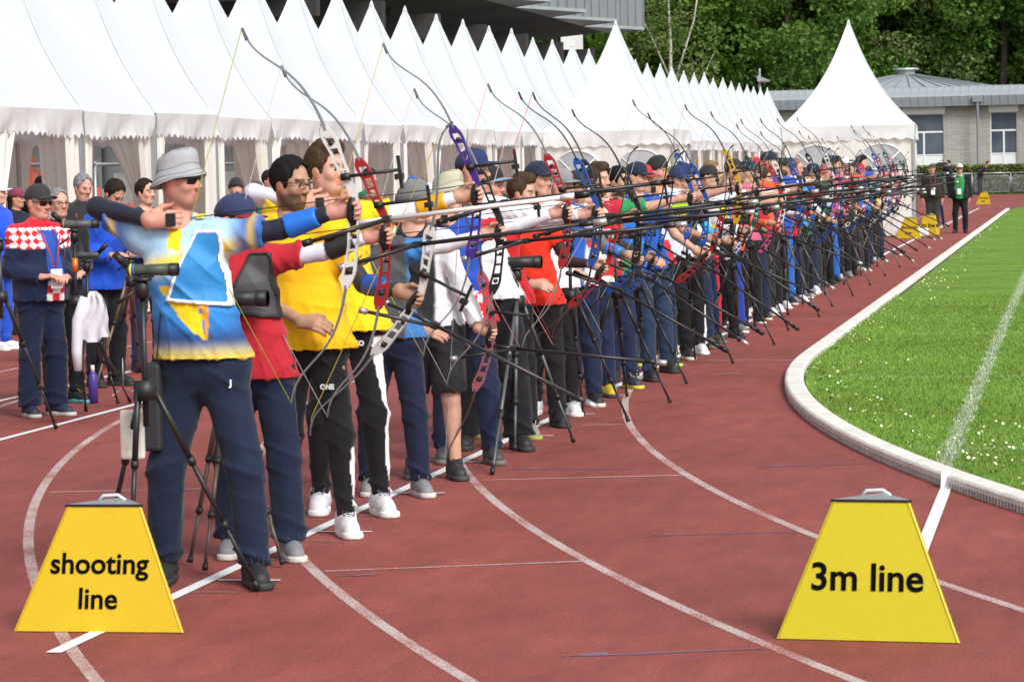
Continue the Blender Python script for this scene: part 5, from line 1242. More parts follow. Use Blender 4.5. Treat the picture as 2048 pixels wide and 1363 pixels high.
    if gl and lod < 2:
        R4 = Matrix(((M[0][0], M[1][0], M[2][0], hc[0]), (M[0][1], M[1][1], M[2][1], hc[1]), (M[0][2], M[1][2], M[2][2], hc[2]), (0, 0, 0, 1))) @ Matrix.Scale(HS, 4)
        dark = gl == 'sun'; mb = MB()
        for s_ in (-1, 1):
            if dark: mb.grid(lambda i, j: tuple(R4 @ Vector((.104 - .02 * ((i - 3) / 3.0 * .5 + .5) ** 2 - .003 * j * j * .2, s_ * (.008 + .053 * i / 6), .016 - .036 * j / 4))), 7, 5)
            else:
                rim = [tuple(R4 @ Vector((.102 - .006 * (1 + math.cos(a)) * .5, s_ * (.033 + .026 * math.cos(a)), -.001 + .0185 * math.sin(a)))) for a in [2 * math.pi * k / 14 for k in range(15)]]
                mb.tube(rim, .0022, 5, False)
            mb.tube([R4 @ Vector((.086, s_ * .062, .010)), R4 @ Vector((.03, s_ * .081, .008)), R4 @ Vector((-.025, s_ * .085, .004))], .0028, 5)
        mb.tube([R4 @ Vector((.105, -.010, .006)), R4 @ Vector((.105, .010, .006))], .0025, 5)
        mb.obj('sunglasses' if dark else 'glasses', mat('dark_lens', (.006, .006, .007), .12, spec=.7) if dark else mat('glasses_rim', (.05, .035, .02), .35), root, True)
# ------------------------------------------------------------------ recurve bows
RIS = [(1, -.068, .345, .017), (.93, -.062, .320, .024), (.82, -.050, .285, .027), (.68, -.034, .235, .022), (.52, -.020, .18, .020), (.38, -.004, .13, .019), (.22, .014, .075, .017), (.1, .022, .03, .018), (0, .020, -.005, .020), (-.12, .010, -.05, .022), (-.3, .000, -.105, .023), (-.5, -.012, -.17, .021), (-.68, -.028, -.23, .023), (-.82, -.044, -.28, .027), (-.93, -.058, -.318, .023), (-1, -.066, -.345, .015)]
def riser_mesh(th=.013):
    """flat machined riser: two rails, cross webs and open cut-outs between them"""
    n = 64; mb = MB(); ts = [1 - 2 * i / n for i in range(n + 1)]; R = RIS[::-1]; T_ = [r[0] for r in R]
    cx = np.interp(ts, T_, [r[1] for r in R]); cz = np.interp(ts, T_, [r[2] for r in R]); hw = np.interp(ts, T_, [r[3] for r in R]) * np.interp(ts, [-1, -.9, -.3, -.12, .1, .25, .9, 1], [.8, 1.15, 1.05, .9, .9, 1.05, 1.2, .8])
    holes = [(.78, .86), (.60, .72), (.47, .56), (.33, .43), (-.24, -.16), (-.38, -.28), (-.53, -.42), (-.70, -.57), (-.85, -.75)]
    cols = [-1, -.62, .62, 1]
    def P(i, c, y): return (cx[i] + hw[i] * c, y, cz[i])
    def hole(i): t = (ts[i] + ts[i + 1]) / 2; return any(a < t < b for a, b in holes)
    for i in range(n):
        for c in range(3):
            if c == 1 and hole(i): continue
            q = [P(i, cols[c], -th), P(i, cols[c + 1], -th), P(i + 1, cols[c + 1], -th), P(i + 1, cols[c], -th)]; r = [(x, th, z) for x, y, z in q]
            mb.add(q, [(3, 2, 1, 0)]); mb.add(r, [(0, 1, 2, 3)])
        for c, s_ in ((-1, 1), (1, -1)): mb.add([P(i, c, -th), P(i + 1, c, -th), P(i + 1, c, th), P(i, c, th)], [(0, 1, 2, 3)] if s_ > 0 else [(3, 2, 1, 0)])
        if hole(i):
            for c in (-.62, .62): mb.add([P(i, c, -th), P(i + 1, c, -th), P(i + 1, c, th), P(i, c, th)], [(3, 2, 1, 0) if c < 0 else (0, 1, 2, 3)])
            for k in (i, i + 1):
                if 0 < k < n and not (hole(k - 1) and hole(k)): mb.add([P(k, -.62, -th), P(k, .62, -th), P(k, .62, th), P(k, -.62, th)], [(0, 1, 2, 3)])
    for i in (0, n): mb.add([P(i, -1, -th), P(i, 1, -th), P(i, 1, th), P(i, -1, th)], [(0, 1, 2, 3)])
    return mb.mesh('riser')
LIMB_D = [(-.062, .33), (-.074, .365), (-.090, .417), (-.114, .472), (-.149, .538), (-.205, .602), (-.263, .646), (-.321, .697), (-.353, .749), (-.368, .803)]
LIMB_R = [(-.062, .33), (-.070, .37), (-.085, .43), (-.108, .50), (-.138, .57), (-.170, .64), (-.196, .70), (-.207, .755), (-.200, .80), (-.182, .838)]
def limb_mesh(pts, up):
    mb = MB(); n = len(pts); vs = []; s_ = 1 if up else -1
    # resample smoothly
    t = np.linspace(0, 1, n); tt = np.linspace(0, 1, 26); x = np.interp(tt, t, [p[0] for p in pts]); z = np.interp(tt, t, [p[1] for p in pts])
    for _ in range(3): x[1:-1] = (x[:-2] + 2 * x[1:-1] + x[2:]) / 4; z[1:-1] = (z[:-2] + 2 * z[1:-1] + z[2:]) / 4
    for i in range(26):
        a, b = max(i - 1, 0), min(i + 1, 25); tx, tz = x[b] - x[a], z[b] - z[a]; l = math.hypot(tx, tz); nx, nz = -tz / l, tx / l
        w_ = .0165 * (1 - .62 * tt[i] ** 1.3); h = .0038 * (1 - .35 * tt[i])
        for yy, o in ((-w_, -h), (w_, -h), (w_, h), (-w_, h)): vs.append((x[i] + nx * o, yy, (z[i] + nz * o) * s_))
    fs = []
    for i in range(25):
        for k in range(4): q = (i * 4 + k, i * 4 + (k + 1) % 4, (i + 1) * 4 + (k + 1) % 4, (i + 1) * 4 + k); fs.append(q if up else q[::-1])
    fs += [(0, 1, 2, 3), (100, 101, 102, 103)]; mb.add(vs, fs); return mb.mesh('limb')
def tipmesh(p, q, up):
    s_ = 1 if up else -1; return MB().tube([(p[0], 0, p[1] * s_), (q[0], 0, q[1] * s_)], [.008, .006], 6).mesh('limb_tip')
def cyl(a, b, r, n=8): return MB().tube([a, b], r, n)
BOW = {}
BOW['riser'] = riser_mesh()
for k, L_ in (('draw', LIMB_D), ('low', LIMB_R)):
    BOW['up_' + k], BOW['dn_' + k] = limb_mesh(L_, True), limb_mesh(L_, False); BOW['tu_' + k], BOW['td_' + k] = tipmesh(L_[-2], L_[-1], True), tipmesh(L_[-2], L_[-1], False)
    t = L_[-1]; m_ = L_[-3]
    mb = MB()
    if k == 'draw': mb.tube([(t[0] - .004, 0, t[1] - .01), (-.70, 0, .035), (t[0] - .004, 0, -t[1] + .01)], .0021, 5)
    else: mb.tube([(t[0] - .005, 0, t[1] - .01), (m_[0] - .008, 0, m_[1]), (m_[0] - .008, 0, -m_[1]), (t[0] - .005, 0, -t[1] + .01)], .0021, 5)
    BOW['str_' + k] = mb.mesh('string', True)
g = MB(); g.tube([(.018, 0, .035), (.004, 0, .0), (-.004, 0, -.045), (.004, 0, -.085)], [.018, .02, .021, .017], 8); BOW['grip'] = g.mesh('grip', True)
g = MB(); g.tube([(.02, 0, -.075), (.15, 0, -.075)], .011, 8); g.tube([(.15, 0, -.075), (.96, 0, -.075)], .0098, 8); g.tube([(.90, 0, -.075), (.96, 0, -.075)], .0135, 8); BOW['long'] = g.mesh('stabilizer', True)
g = MB(); g.tube([(.96, 0, -.075), (1.02, 0, -.075)], .0165, 10); BOW['weight'] = g.mesh('weight', True)
g = MB(); g.box((.135, -.03, -.09), (.165, .03, -.06)); BOW['vbar'] = g.mesh('v_bar')
for s_ in (-1, 1):
    a = Vector((.15, s_ * .03, -.075)); b = Vector((-.14, s_ * .19, -.125)); e = a + (b - a) * 1.12
    BOW['side%d' % s_] = MB().tube([a, b], .0092, 8).mesh('side_rod', True); BOW['sw%d' % s_] = MB().tube([b, e], .0155, 8).mesh('weight', True)
g = MB(); g.tube([(-.0, -.02, .125), (.235, -.02, .125)], .0085, 6); g.box((-.02, -.03, .11), (.02, -.012, .14)); BOW['sight'] = g.mesh('sight_extension', True)
g = MB(); g.box((.228, -.028, .045), (.242, -.014, .185)); g.box((.215, -.05, .085), (.25, -.01, .11)); g.tube([(.235 + 0 * k, -.055 - .012 * math.cos(a), .098 + .012 * math.sin(a)) for k, a in enumerate([i * math.pi / 4 for i in range(9)])], .002, 4, False); BOW['sbar'] = g.mesh('sight_bar')
BOW['bolt'] = MB().tube([(0, -.019, 0), (0, .019, 0)], .0105, 10).mesh('bolt', True)
def bow(label, loc, rz, elev, kind, riser, limb, rod, string, lean=0.0, weight=(.5, .5, .5), lod=0, sight=True, sc=1.0, bump=0):
    t = thing('recurve_bow', label, 'bow', loc, 0, 'recurve bows'); t.rotation_euler = (Matrix.Rotation(rz, 3, 'Z') @ Matrix.Rotation(-elev, 3, 'Y') @ Matrix.Rotation(lean, 3, 'X')).to_euler(); t.scale = (sc, sc, sc)
    def cm(c, p, r=.4, me=.0): return mat('%s_%s' % (p, tuple(round(x, 3) for x in c)), c, r, me)
    mr = cm(riser, 'riser', .38, .1); ml = cm(limb, 'limb', .3); ro = cm(rod, 'rod', .35); mw = cm(weight, 'weight', .35, .7)
    r = obj('riser', BOW['riser'], mr, t); [obj('bolt', BOW['bolt'], m_blk, r, (x, 0, z)) for x, z in (((-.046, .272), (-.041, -.272), (.004, -.13)) if lod < 2 else ())]; obj('grip', BOW['grip'], m_blk, t)
    u_ = obj('limb', BOW['up_' + kind], ml, t); obj('limb_tip', BOW['tu_' + kind], m_blk, u_); d_ = obj('limb', BOW['dn_' + kind], ml, t); obj('limb_tip', BOW['td_' + kind], m_blk, d_)
    obj('string', BOW['str_' + kind], cm(string, 'string', .6), t)
    s1 = obj('stabilizer', BOW['long'], ro, t); obj('weight', BOW['weight'], mw, s1); obj('v_bar', BOW['vbar'], m_blk, t)
    for s_ in (-1, 1): k_ = obj('side_rod', BOW['side%d' % s_], ro, t); obj('weight', BOW['sw%d' % s_], mw if lod < 2 else m_blk, k_)
    if sight: si = obj('sight_extension', BOW['sight'], m_blk, t); obj('sight_bar', BOW['sbar'], m_blk, si)
    return t
g = MB(); g.tube([(-.70, 0, .035), (.07, 0, .035)], .0028, 6); ARROW = g.mesh('shaft', True)
g = MB(); g.tube([(.07, 0, .035), (.11, 0, .035)], [.003, .0008], 6); APT = g.mesh('point', True)
g = MB()
for a in (0, 2.09, 4.19): g.add([(-.68, 0, .035), (-.635, 0, .035), (-.64, .012 * math.sin(a), .035 + .012 * math.cos(a)), (-.675, .010 * math.sin(a), .035 + .010 * math.cos(a))], [(0, 1, 2, 3)])
VAN = g.mesh('vane')
def arrow(label, b, vane):
    t = thing('arrow', label, 'arrow', b.location, 0, 'arrows on the drawn bows'); t.rotation_euler = b.rotation_euler; t.scale = b.scale
    obj('shaft', ARROW, m_blk, t); obj('point', APT, m_alu, t); obj('vane', VAN, mat('vane_%s' % (tuple(round(x, 3) for x in vane),), vane, .6), t)
# ------------------------------------------------------------------ tripods and spotting scopes
def tripod(label, apex, feet, leg=(.015, .015, .016), col_h=.45, joint=(.02, .02, .02)):
    """apex: point where the legs meet; feet: three ground points"""
    t = thing('tripod', label, 'tripod', (apex[0], apex[1], 0), 0, 'camera tripods with scopes'); ax = Vector((0, 0, apex[2]))
    ml = mat('tripod_leg_%s' % (tuple(round(x, 3) for x in leg),), leg, .4, .2)
    for fx, fy in feet:
        e = Vector((fx - apex[0], fy - apex[1], .02)); o = (e - ax).normalized(); s0 = ax + Vector((o.x, o.y, 0)).normalized() * .035 if (abs(o.x) + abs(o.y)) > 1e-6 else ax
        L_ = (e - s0).length; d = (e - s0).normalized(); k = [0, .36, .68, .97]
        lg = MB(); lg.tube([s0, s0 + d * L_ * k[1]], .0135, 8); lg.tube([s0 + d * L_ * k[1], s0 + d * L_ * k[2]], .0108, 8); lg.tube([s0 + d * L_ * k[2], s0 + d * L_ * k[3]], .0085, 8); lo = lg.obj('leg', ml, t, True)
        jb = MB(); [jb.tube([s0 + d * L_ * (q - .015), s0 + d * L_ * (q + .02)], .0175, 8) for q in k[1:3]]; jb.tube([s0 + d * L_ * .965, s0 + d * L_ * 1.005], [.013, .015], 8); jb.obj('clamp', m_blk, lo, True)
    cb = MB(); cb.tube([ax - Vector((0, 0, .16)), ax + Vector((0, 0, col_h))], .0125, 8); cb.obj('column', ml, t, True)
    MB().tube([ax - Vector((0, 0, .05)), ax + Vector((0, 0, .03))], [.05, .045], 10).obj('crown', m_blk, t, True)
    hb_ = MB(); hb_.tube([ax + Vector((0, 0, col_h)), ax + Vector((0, 0, col_h + .05)), ax + Vector((0, 0, col_h + .07))], [.028, .03, .02], 10); hb_.tube([ax + Vector((-.03, -.02, col_h + .03)), ax + Vector((-.10, -.03, col_h - .02))], .008, 6); hb_.box((-.035, -.025, apex[2] + col_h + .07), (.035, .025, apex[2] + col_h + .085)); hb_.obj('head', m_blk, t, True)
    return t
def scope(label, loc, rz, body=(.05, .075, .05), L_=.30, big=.036, eye=True, ring=None, pitch=0.0, sc=.85):
    t = thing('spotting_scope', label, 'scope', loc, 0, 'spotting scopes'); t.rotation_euler = (Matrix.Rotation(rz, 3, 'Z') @ Matrix.Rotation(-pitch, 3, 'Y')).to_euler(); t.scale = (sc, sc, sc)
    mbd = mat('scope_%s' % (tuple(round(x, 3) for x in body),), body, .5); z = .045
    MB().tube([(-L_ * .38, 0, z), (-L_ * .3, 0, z), (-L_ * .1, 0, z), (0, 0, z), (L_ * .05, 0, z), (L_ * .45, 0, z)], [big * .75, big * .95, big * .95, big * .8, big * .9, big], 14).obj('tube', mbd, t, True)
    MB().tube([(L_ * .45, 0, z), (L_ * .62, 0, z), (L_ * .62, 0, z), (L_ * .60, 0, z)], [big * 1.06, big * 1.08, big * .95, big * .9], 14, False).obj('lens_hood', m_blk, t, True)
    MB().tube([(L_ * .54, 0, z), (L_ * .545, 0, z)], big * .95, 14).obj('lens', mat('lens_glass', (.01, .012, .02), .05, spec=.8), t)
    a = Vector((-L_ * .34, 0, z + .01)); d = Vector((-.7, 0, .72)); MB().tube([a, a + d * .05, a + d * .052, a + d * .12], [.02, .018, .024, .022], 12).obj('eyepiece', m_blk, t, True)
    MB().box((-.02, -.018, .0), (.04, .018, z - big * .6)).obj('foot', m_blk, t)
    if ring:
        for k, c in enumerate(ring): MB().tube([(-L_ * (.32 - .06 * k), 0, z), (-L_ * (.28 - .06 * k), 0, z)], big * 1.0, 14).obj('ring', mat('ring_%s' % (tuple(round(x, 3) for x in c),), c, .5), t, True)
    return t
# ------------------------------------------------------------------ the archers on the line
WHITE, BLACK, NAVY = lin('#e4e4e8'), lin('#17171b'), lin('#1b2440')
def mixc(a, b, t): return np.asarray(a)[None] * (1 - t)[:, None] + np.asarray(b)[None] * t[:, None]
def sm(v, a, b): return np.clip((v - a) / (b - a), 0, 1)
def jersey_blue_yellow(P, J):
    x, z = P[:, 0] - J['chest'][0], P[:, 2]
    c = mixc(lin('#1d5fb0'), lin('#3d8fd4'), sm(z, .98, 1.2))
    c = c * (1 - sm(z, 1.24, 1.30)[:, None]) + np.array(lin('#a6cbe6'))[None] * sm(z, 1.24, 1.30)[:, None]
    band = np.exp(-((z - (1.34 + .12 * x * 2.0)) / .035) ** 2); c = c * (1 - band[:, None] * .95) + np.array(lin('#f2cf1a'))[None] * band[:, None] * .95
    st = sm(np.abs(x), .19, .28); c = c * (1 - st[:, None]) + np.array(lin('#2463b4'))[None] * st[:, None]
    ys = np.exp(-((np.abs(x) - .30) / .018) ** 2); c = c * (1 - ys[:, None] * .8) + np.array(lin('#e0c020'))[None] * ys[:, None] * .8
    ctr = (np.abs(x + .02) < .028) & (z > 1.38); c[ctr] = lin('#f0d422')
    low = sm(-z, -1.02, -.93); c = c * (1 - low[:, None]) + np.array(lin('#ecd029'))[None] * low[:, None]; dk = np.exp(-((z - 1.02) / .035) ** 2) * .65; c = c * (1 - dk[:, None]) + np.array(lin('#23304a'))[None] * dk[:, None]
    t = np.clip((z - 1.02) / .20, 0, 1); fr_ = (P[:, 1] < 0) & (z > 1.02) & (z < 1.235)
    v1 = fr_ & (x < .115 - .045 * t ** 1.3) & (x > .115 - .19 * t ** .75); c[v1] = lin('#e8c61c')
    v2 = fr_ & (x < .13) & (x > .118 - .025 * t ** 1.1); c[v2] = lin('#e0951c')
    return c
def plain(h, var=.0): return lambda P, J: np.repeat(np.array([lin(h)]), len(P), 0)
def two(h1, h2, z0, soft=.004): return lambda P, J: mixc(lin(h1), lin(h2), sm(P[:, 2], z0 - soft, z0 + soft))
def sleeves(h1, h2, x0=.17): return lambda P, J: mixc(lin(h1), lin(h2), sm(np.abs(P[:, 0] - J['chest'][0]), x0, x0 + .01))
def croat_blue(P, J):
    z = P[:, 2]; x = P[:, 0] - J['chest'][0]; c = mixc(lin('#1d3f9c'), lin('#2450b4'), sm(z, 1.0, 1.3))
    ck = (np.floor(P[:, 0] / .055) + np.floor(z / .055)) % 2; low = z < 1.06; c[low & (ck > 0)] = lin('#d02838'); c[low & (ck <= 0)] = lin('#e8e6ea')
    s_ = np.abs(x) > .2; c[s_] = lin('#c8202c'); return c
def croat_jacket(P, J):
    z = P[:, 2]; u_ = P[:, 0] * .7 + P[:, 1] * .7; c = np.repeat(np.array([lin('#16213f')]), len(P), 0)
    ck = (np.floor((P[:, 0] + P[:, 2] * 1.0) / .062) + np.floor((P[:, 2] - P[:, 0] * 1.0) / .062)) % 2
    top = z > 1.30 + .05 * np.abs(P[:, 0]); c[top & (ck > 0)] = lin('#d4202e'); c[top & (ck <= 0)] = lin('#ecebee')
    col = z > 1.47; c[col] = lin('#d4202e')
    op = (P[:, 1] < -.06) & (np.abs(P[:, 0] - .03) < .075 + .01 * np.sin(z * 9)) & (z < 1.45); c[op] = lin('#2c4ea6')
    lo_ = op & (z < 1.06); ck2 = (np.floor(P[:, 0] / .06) + np.floor(z / .06)) % 2; c[lo_ & (ck2 > 0)] = lin('#d42a38'); c[lo_ & (ck2 <= 0)] = lin('#ecebee'); return c
def stripe_side(base, st, x=.0, w_=.012, top=1.2):
    def fn(P, J):
        c = np.repeat(np.array([lin(base)]), len(P), 0); t = sm(P[:, 2], J['kL'][2], J['hL'][2]); xl = np.where(P[:, 2] > J['kL'][2], J['kL'][0] * (1 - t) + J['hL'][0] * t, 0)
        t2 = sm(P[:, 2], .09, J['kL'][2]); xl = np.where(P[:, 2] <= J['kL'][2], J['aL'][0] * (1 - t2) + J['kL'][0] * t2, xl)
        m_ = (P[:, 0] > xl + .045) & (np.abs(P[:, 1] - (-.045)) < w_ + .02) & (P[:, 2] < top); c[m_] = lin(st); return c
    return fn
def flagcloth(P, J):
    z = P[:, 2]; c = np.repeat(np.array([lin('#c82030')]), len(P), 0); c[(np.sin(z * 34 + P[:, 0] * 10) > .5)] = lin('#e6e6e6'); return c
def sp_(shirt, trousers, **k): d = dict(shirt=shirt, trousers=trousers); d.update(k); return d
LW = (.75, .75, .75)
blk_shoe = ((.018, .018, .02), (.03, .03, .032), (.02, .02, .02)); wht_shoe = ((.70, .70, .72), (.74, .74, .74), (.1, .1, .14)); gry_shoe = ((.20, .20, .215), (.55, .53, .48), (.03, .04, .08)); yel_shoe = ((.70, .52, .02), (.04, .05, .04), (.05, .05, .03)); bw_shoe = ((.02, .02, .025), (.62, .58, .5), (.03, .03, .03))
brn = (.06, .035, .02); dkb = (.022, .014, .01); blkh = (.008, .007, .007); fairh = (.22, .14, .07); greyh = (.22, .22, .23)
# look of each archer (near to far): body spec, pose, height, bow colours (riser, limbs, rod, string)
A = []
def add(desc, spec, pose, H, bowc, **k): A.append((desc, spec, pose, H, bowc, k))
wr, rr, pr, br_, kr, gr_, yr, pk = lin('#d2d2d0'), lin('#9c1c24'), lin('#40207c'), lin('#174a98'), (.015, .015, .017), lin('#0e4a44'), lin('#c8a010'), lin('#a06068')
LG, LK, LBR = (.16, .18, .2), (.015, .015, .017), (.06, .04, .03)
add('archer in blue and yellow jersey, grey bucket hat and dark sunglasses', sp_(jersey_blue_yellow, lin('#16223a'), hs=.86, skin='pink', hair=brn, beard=.35, hat=('bucket', (.34, .35, .37)), glasses='sun', under=lin('#10172c'), quiver=(.02, .02, .025), guard=(lin('#2583c4'), WHITE), armguard=lin('#2070d0'), fat=.10, shoes=blk_shoe, sleeve=.72, baggy=.024, cuff=.055, prints=(('J', (.15, .80), .034, .2),), hem=.935, shirt_name='jersey', tfolds=.012),
    pose_draw(6, stance=.215), 1.86, (wr, LG, (.02, .02, .02), lin('#9aa83a')), whiterod=True, dx=-.04, vane=(.8, .7, .05))
add('archer in red shirt with dark chest guard and navy cap', sp_(lin('#b02430'), lin('#16223a'), skin='pink', hair=brn, hat=('cap', lin('#27315a'), lin('#8c1e2c')), under=lin('#cfcfdc'), under_arms='L', guard=((.05, .05, .055), (.015, .015, .015)), armguard=(.02, .02, .02), shoes=gry_shoe, sleeve=.62, baggy=.026, cuff=.066, hem=.86, sleeveL=.62),
    pose_draw(6, headdown=.18, stance=.17), 1.71, (rr, LG, (.02, .02, .02), lin('#b8b8b8')), dx=-.05, vane=(.7, .7, .7))
add('archer in yellow shirt with black hair, beard and glasses, bow lowered', sp_(lin('#eab814'), stripe_side('#14151a', '#e8e8ea', top=.42), skin='olive', hair=blkh, beard=.75, glasses='clear', under=(.02, .02, .022), under_arms='L', armguard=lin('#1c50a0'), shoes=((.72, .72, .73), (.74, .74, .74), (.02, .03, .06)), sleeve=.62, hem=.88, baggy=.012, cuff=.036, jaw=.97, loose=.026, prints=(('ONE', (.115, .72), .032, 0),)),
    pose_low(1.12, .54, -27, -.42, -.04, .16), 1.84, (wr, LG, (.03, .03, .03), lin('#c8b040')))
add('tall archer in yellow shirt with swept brown hair and white sleeves', sp_(lin('#e8c81e'), stripe_side('#101013', '#e8e8ea', top=.86), skin='fair', hair=brn, quiff=True, under=lin('#dcdce6'), armguard=lin('#d89a10'), shoes=wht_shoe, sleeve=.6, hem=.89, baggy=.010, cuff=.036, loose=.026, prints=(('JAKO', (.11, .82), .032, 0),)),
    pose_draw(6, stance=.17, toward=-.45), 1.90, (pr, LG, LK, lin('#c0b050')), dx=-.05, vane=(.8, .5, .05))
add('archer with brown hair and glasses in white sleeves and grey vest', sp_(sleeves('#4a4c52', '#3a78b8'), lin('#161e38'), skin='fair', hair=fairh, long=True, glasses='clear', under=lin('#d8d8e4'), shoes=((.22, .22, .23), (.55, .53, .5), (.18, .10, .06)), sleeve=.55, hem=.92, baggy=.02),
    pose_draw(5, headdown=.12, stance=.17), 1.66, (kr, LG, LK, lin('#bbbbbb')), vane=(.8, .8, .8))
add('archer in black shorts and white top with orange flash, bow held low', sp_(sleeves('#26272c', '#dcdce2', .12), lin('#26272b'), skin='fair', hair=dkb, hat=('beanie', (.16, .165, .17)), glasses='clear', shorts=True, sleeve=1.92, hem=.92, shoes=((.03, .03, .033), (.05, .05, .05), (.02, .02, .02)), baggy=.02),
    pose_low(.88, .40, -6, -.3, 0, .15), 1.70, (pk, LBR, LK, lin('#a0a0a0')))
add('archer in beige bucket hat and blue shirt with red and white checks', sp_(croat_blue, lin('#18223e'), skin='fair', hair=greyh, hat=('bucket', lin('#b4b09a')), under=lin('#d8d8e0'), sleeve=.7, hem=.87, shoes=((.05, .05, .055), (.14, .13, .12), (.03, .03, .03)), baggy=.024),
    pose_draw(6, stance=.17), 1.74, (rr, LG, LK, lin('#d89090')), vane=(.9, .2, .2))
add('tall archer in navy cap and white long sleeved top with black trousers', sp_(lin('#dadae0'), lin('#141519'), skin='fair', hair=brn, hat=('cap', lin('#1b2a58')), sleeve=1.92, hem=.90, shoes=blk_shoe, baggy=.034, cuff=.07, tfolds=.014),
    pose_draw(6, stance=.18, toward=-.2), 1.88, (br_, LK, LK, lin('#e0b0b0')), vane=(.8, .8, .1))
add('archer in red shirt with black and pale blue cap, bow raised', sp_(lin('#c01c28'), lin('#15171f'), skin='fair', hair=dkb, hat=('cap', lin('#1a1b20'), lin('#7f93b0')), under=lin('#d6d6de'), sleeve=.6, hem=.88, shoes=((.24, .23, .2), (.3, .34, .06), (.5, .55, .08)), baggy=.02),
    pose_draw(5, stance=.17), 1.77, (kr, LBR, LK, lin('#c03040')), vane=(.2, .7, .2))
add('archer in orange red shirt and black sleeves with dark trousers', sp_(lin('#d8301c'), lin('#151517'), skin='fair', hair=brn, under=(.02, .02, .02), sleeve=.5, hem=.86, shoes=blk_shoe, baggy=.02, quiff=True),
    pose_low(1.12, .50, -30, -.2, 0, .15), 1.72, (rr, LBR, LK, lin('#b0b0b0')))
add('archer in white shirt and navy cap with black trousers and white shoes', sp_(lin('#dcdce0'), lin('#111114'), skin='fair', hair=dkb, hat=('cap', lin('#18203a')), sleeve=.6, under=(.02, .02, .022), hem=.90, shoes=wht_shoe, baggy=.016, cuff=.048),
    pose_draw(6, stance=.16), 1.80, (kr, LK, LK, lin('#c0c0c0')), vane=(.9, .9, .9))
add('archer in white and blue top with grey sleeve and blue arm guard, bow lowered', sp_(sleeves('#2a55b0', '#d8d8de'), lin('#1a2440'), skin='fair', hair=greyh, hat=('cap', (.22, .22, .23)), sleeve=.6, under=(.12, .12, .13), armguard=lin('#2080d8'), hem=.90, shoes=bw_shoe, baggy=.022),
    pose_low(1.10, .54, -34, -.25, 0, .16), 1.76, (br_, LK, LK, lin('#b0b0b0')))
add('archer in red and white flag shirt with yellow shoes', sp_(flagcloth, lin('#1a2444'), skin='tan', hair=dkb, sleeve=.6, under=(.02, .02, .022), guard=(lin('#c42030'), WHITE), hem=.90, shoes=yel_shoe, baggy=.02, hat=('cap', (.02, .02, .02))),
    pose_low(1.08, .56, -30, -.3, 0, .16), 1.74, (br_, LK, LK, lin('#c0c040')))
add('young archer with brown hair and moustache in red and green shirt', sp_(sleeves('#b82838', '#2c8a50'), lin('#1a2340'), skin='fair', hair=brn, quiff=True, beard=.25, sleeve=.85, hem=.90, shoes=((.03, .035, .06), (.62, .5, .05), (.5, .45, .05)), baggy=.02),
    pose_draw(6, stance=.16, toward=-.5), 1.78, (br_, LK, LK, lin('#b0b0b0')), vane=(.8, .8, .8))
add('archer in bright blue shirt with dark beard and blue jeans', sp_(lin('#2a6fd0'), lin('#22364e'), skin='tan', hair=blkh, beard=.8, sleeve=.85, hem=.87, shoes=blk_shoe, baggy=.018, armguard=lin('#a8d820')),
    pose_draw(6, stance=.17, toward=-.4), 1.76, (br_, LK, LK, lin('#b0b0b0')), vane=(.7, .9, .2))
add('archer in navy cap and blue shirt with jeans, bow lowered', sp_(lin('#2453a8'), lin('#21344c'), skin='fair', hair=dkb, hat=('cap', lin('#141d38')), sleeve=.6, hem=.87, shoes=blk_shoe),
    pose_low(1.0, .5, -36, -.3, 0, .16), 1.80, (rr, LK, LK, lin('#b0b0b0')))
add('archer in white shirt with red and white cap', sp_(two('#c8263a', '#dedee4', 1.12), lin('#1d2c46'), skin='tan', hair=dkb, hat=('cap', lin('#c02030')), sleeve=.6, hem=.90, shoes=((.03, .04, .03), (.4, .6, .1), (.3, .6, .1))),
    pose_low(1.1, .58, -24, -.3, 0, .16), 1.78, (kr, LK, LK, lin('#c0c0c0')))
add('bearded archer in black beanie and pale shirt, aiming', sp_(lin('#c8d4e2'), lin('#131417'), skin='pink', hair=fairh, beard=.4, hat=('beanie', (.015, .015, .017), 1), sleeve=.55, hem=.89, shoes=((.02, .02, .022), (.6, .55, .48), (.02, .02, .02)), baggy=.022, wide=1.08, guard=(lin('#1d3a70'), None)),
    pose_draw(6, stance=.18), 1.84, (yr, LK, LK, lin('#b0a040')), vane=(.8, .7, .1))
add('archer in navy top with yellow side panel and white striped trousers', sp_(sleeves('#c8a21c', '#20242e', .1), stripe_side('#14161f', '#e8e8ea', top=.5), skin='fair', hair=dkb, hat=('cap', lin('#1c2a50')), sleeve=.6, under=lin('#3aa0d0'), hem=.90, shoes=wht_shoe),
    pose_low(1.05, .5, -34, -.3, 0, .15), 1.76, (kr, LK, LK, lin('#b0b0b0')))
add('archer in white shirt and navy cap with round badge', sp_(lin('#dcdce2'), lin('#1b2640'), skin='fair', hair=dkb, hat=('cap', lin('#16213e')), sleeve=1.9, hem=.89, shoes=((.09, .085, .07), (.16, .15, .13), (.05, .05, .05))),
    pose_draw(6, stance=.16), 1.78, (gr_, LK, LK, lin('#b0b0b0')), vane=(.1, .6, .4))
add('archer with white sleeves and a red side panel along the trousers', sp_(lin('#dcdce2'), stripe_side('#1b2a50', '#c8202c', w_=.05), skin='tan', hair=brn, sleeve=1.9, hem=.9, shoes=((.08, .09, .05), (.15, .15, .12), (.05, .05, .05))),
    pose_low(1.12, .5, -30, -.2, 0, .16), 1.74, (wr, LK, LK, lin('#b0b0b0')))
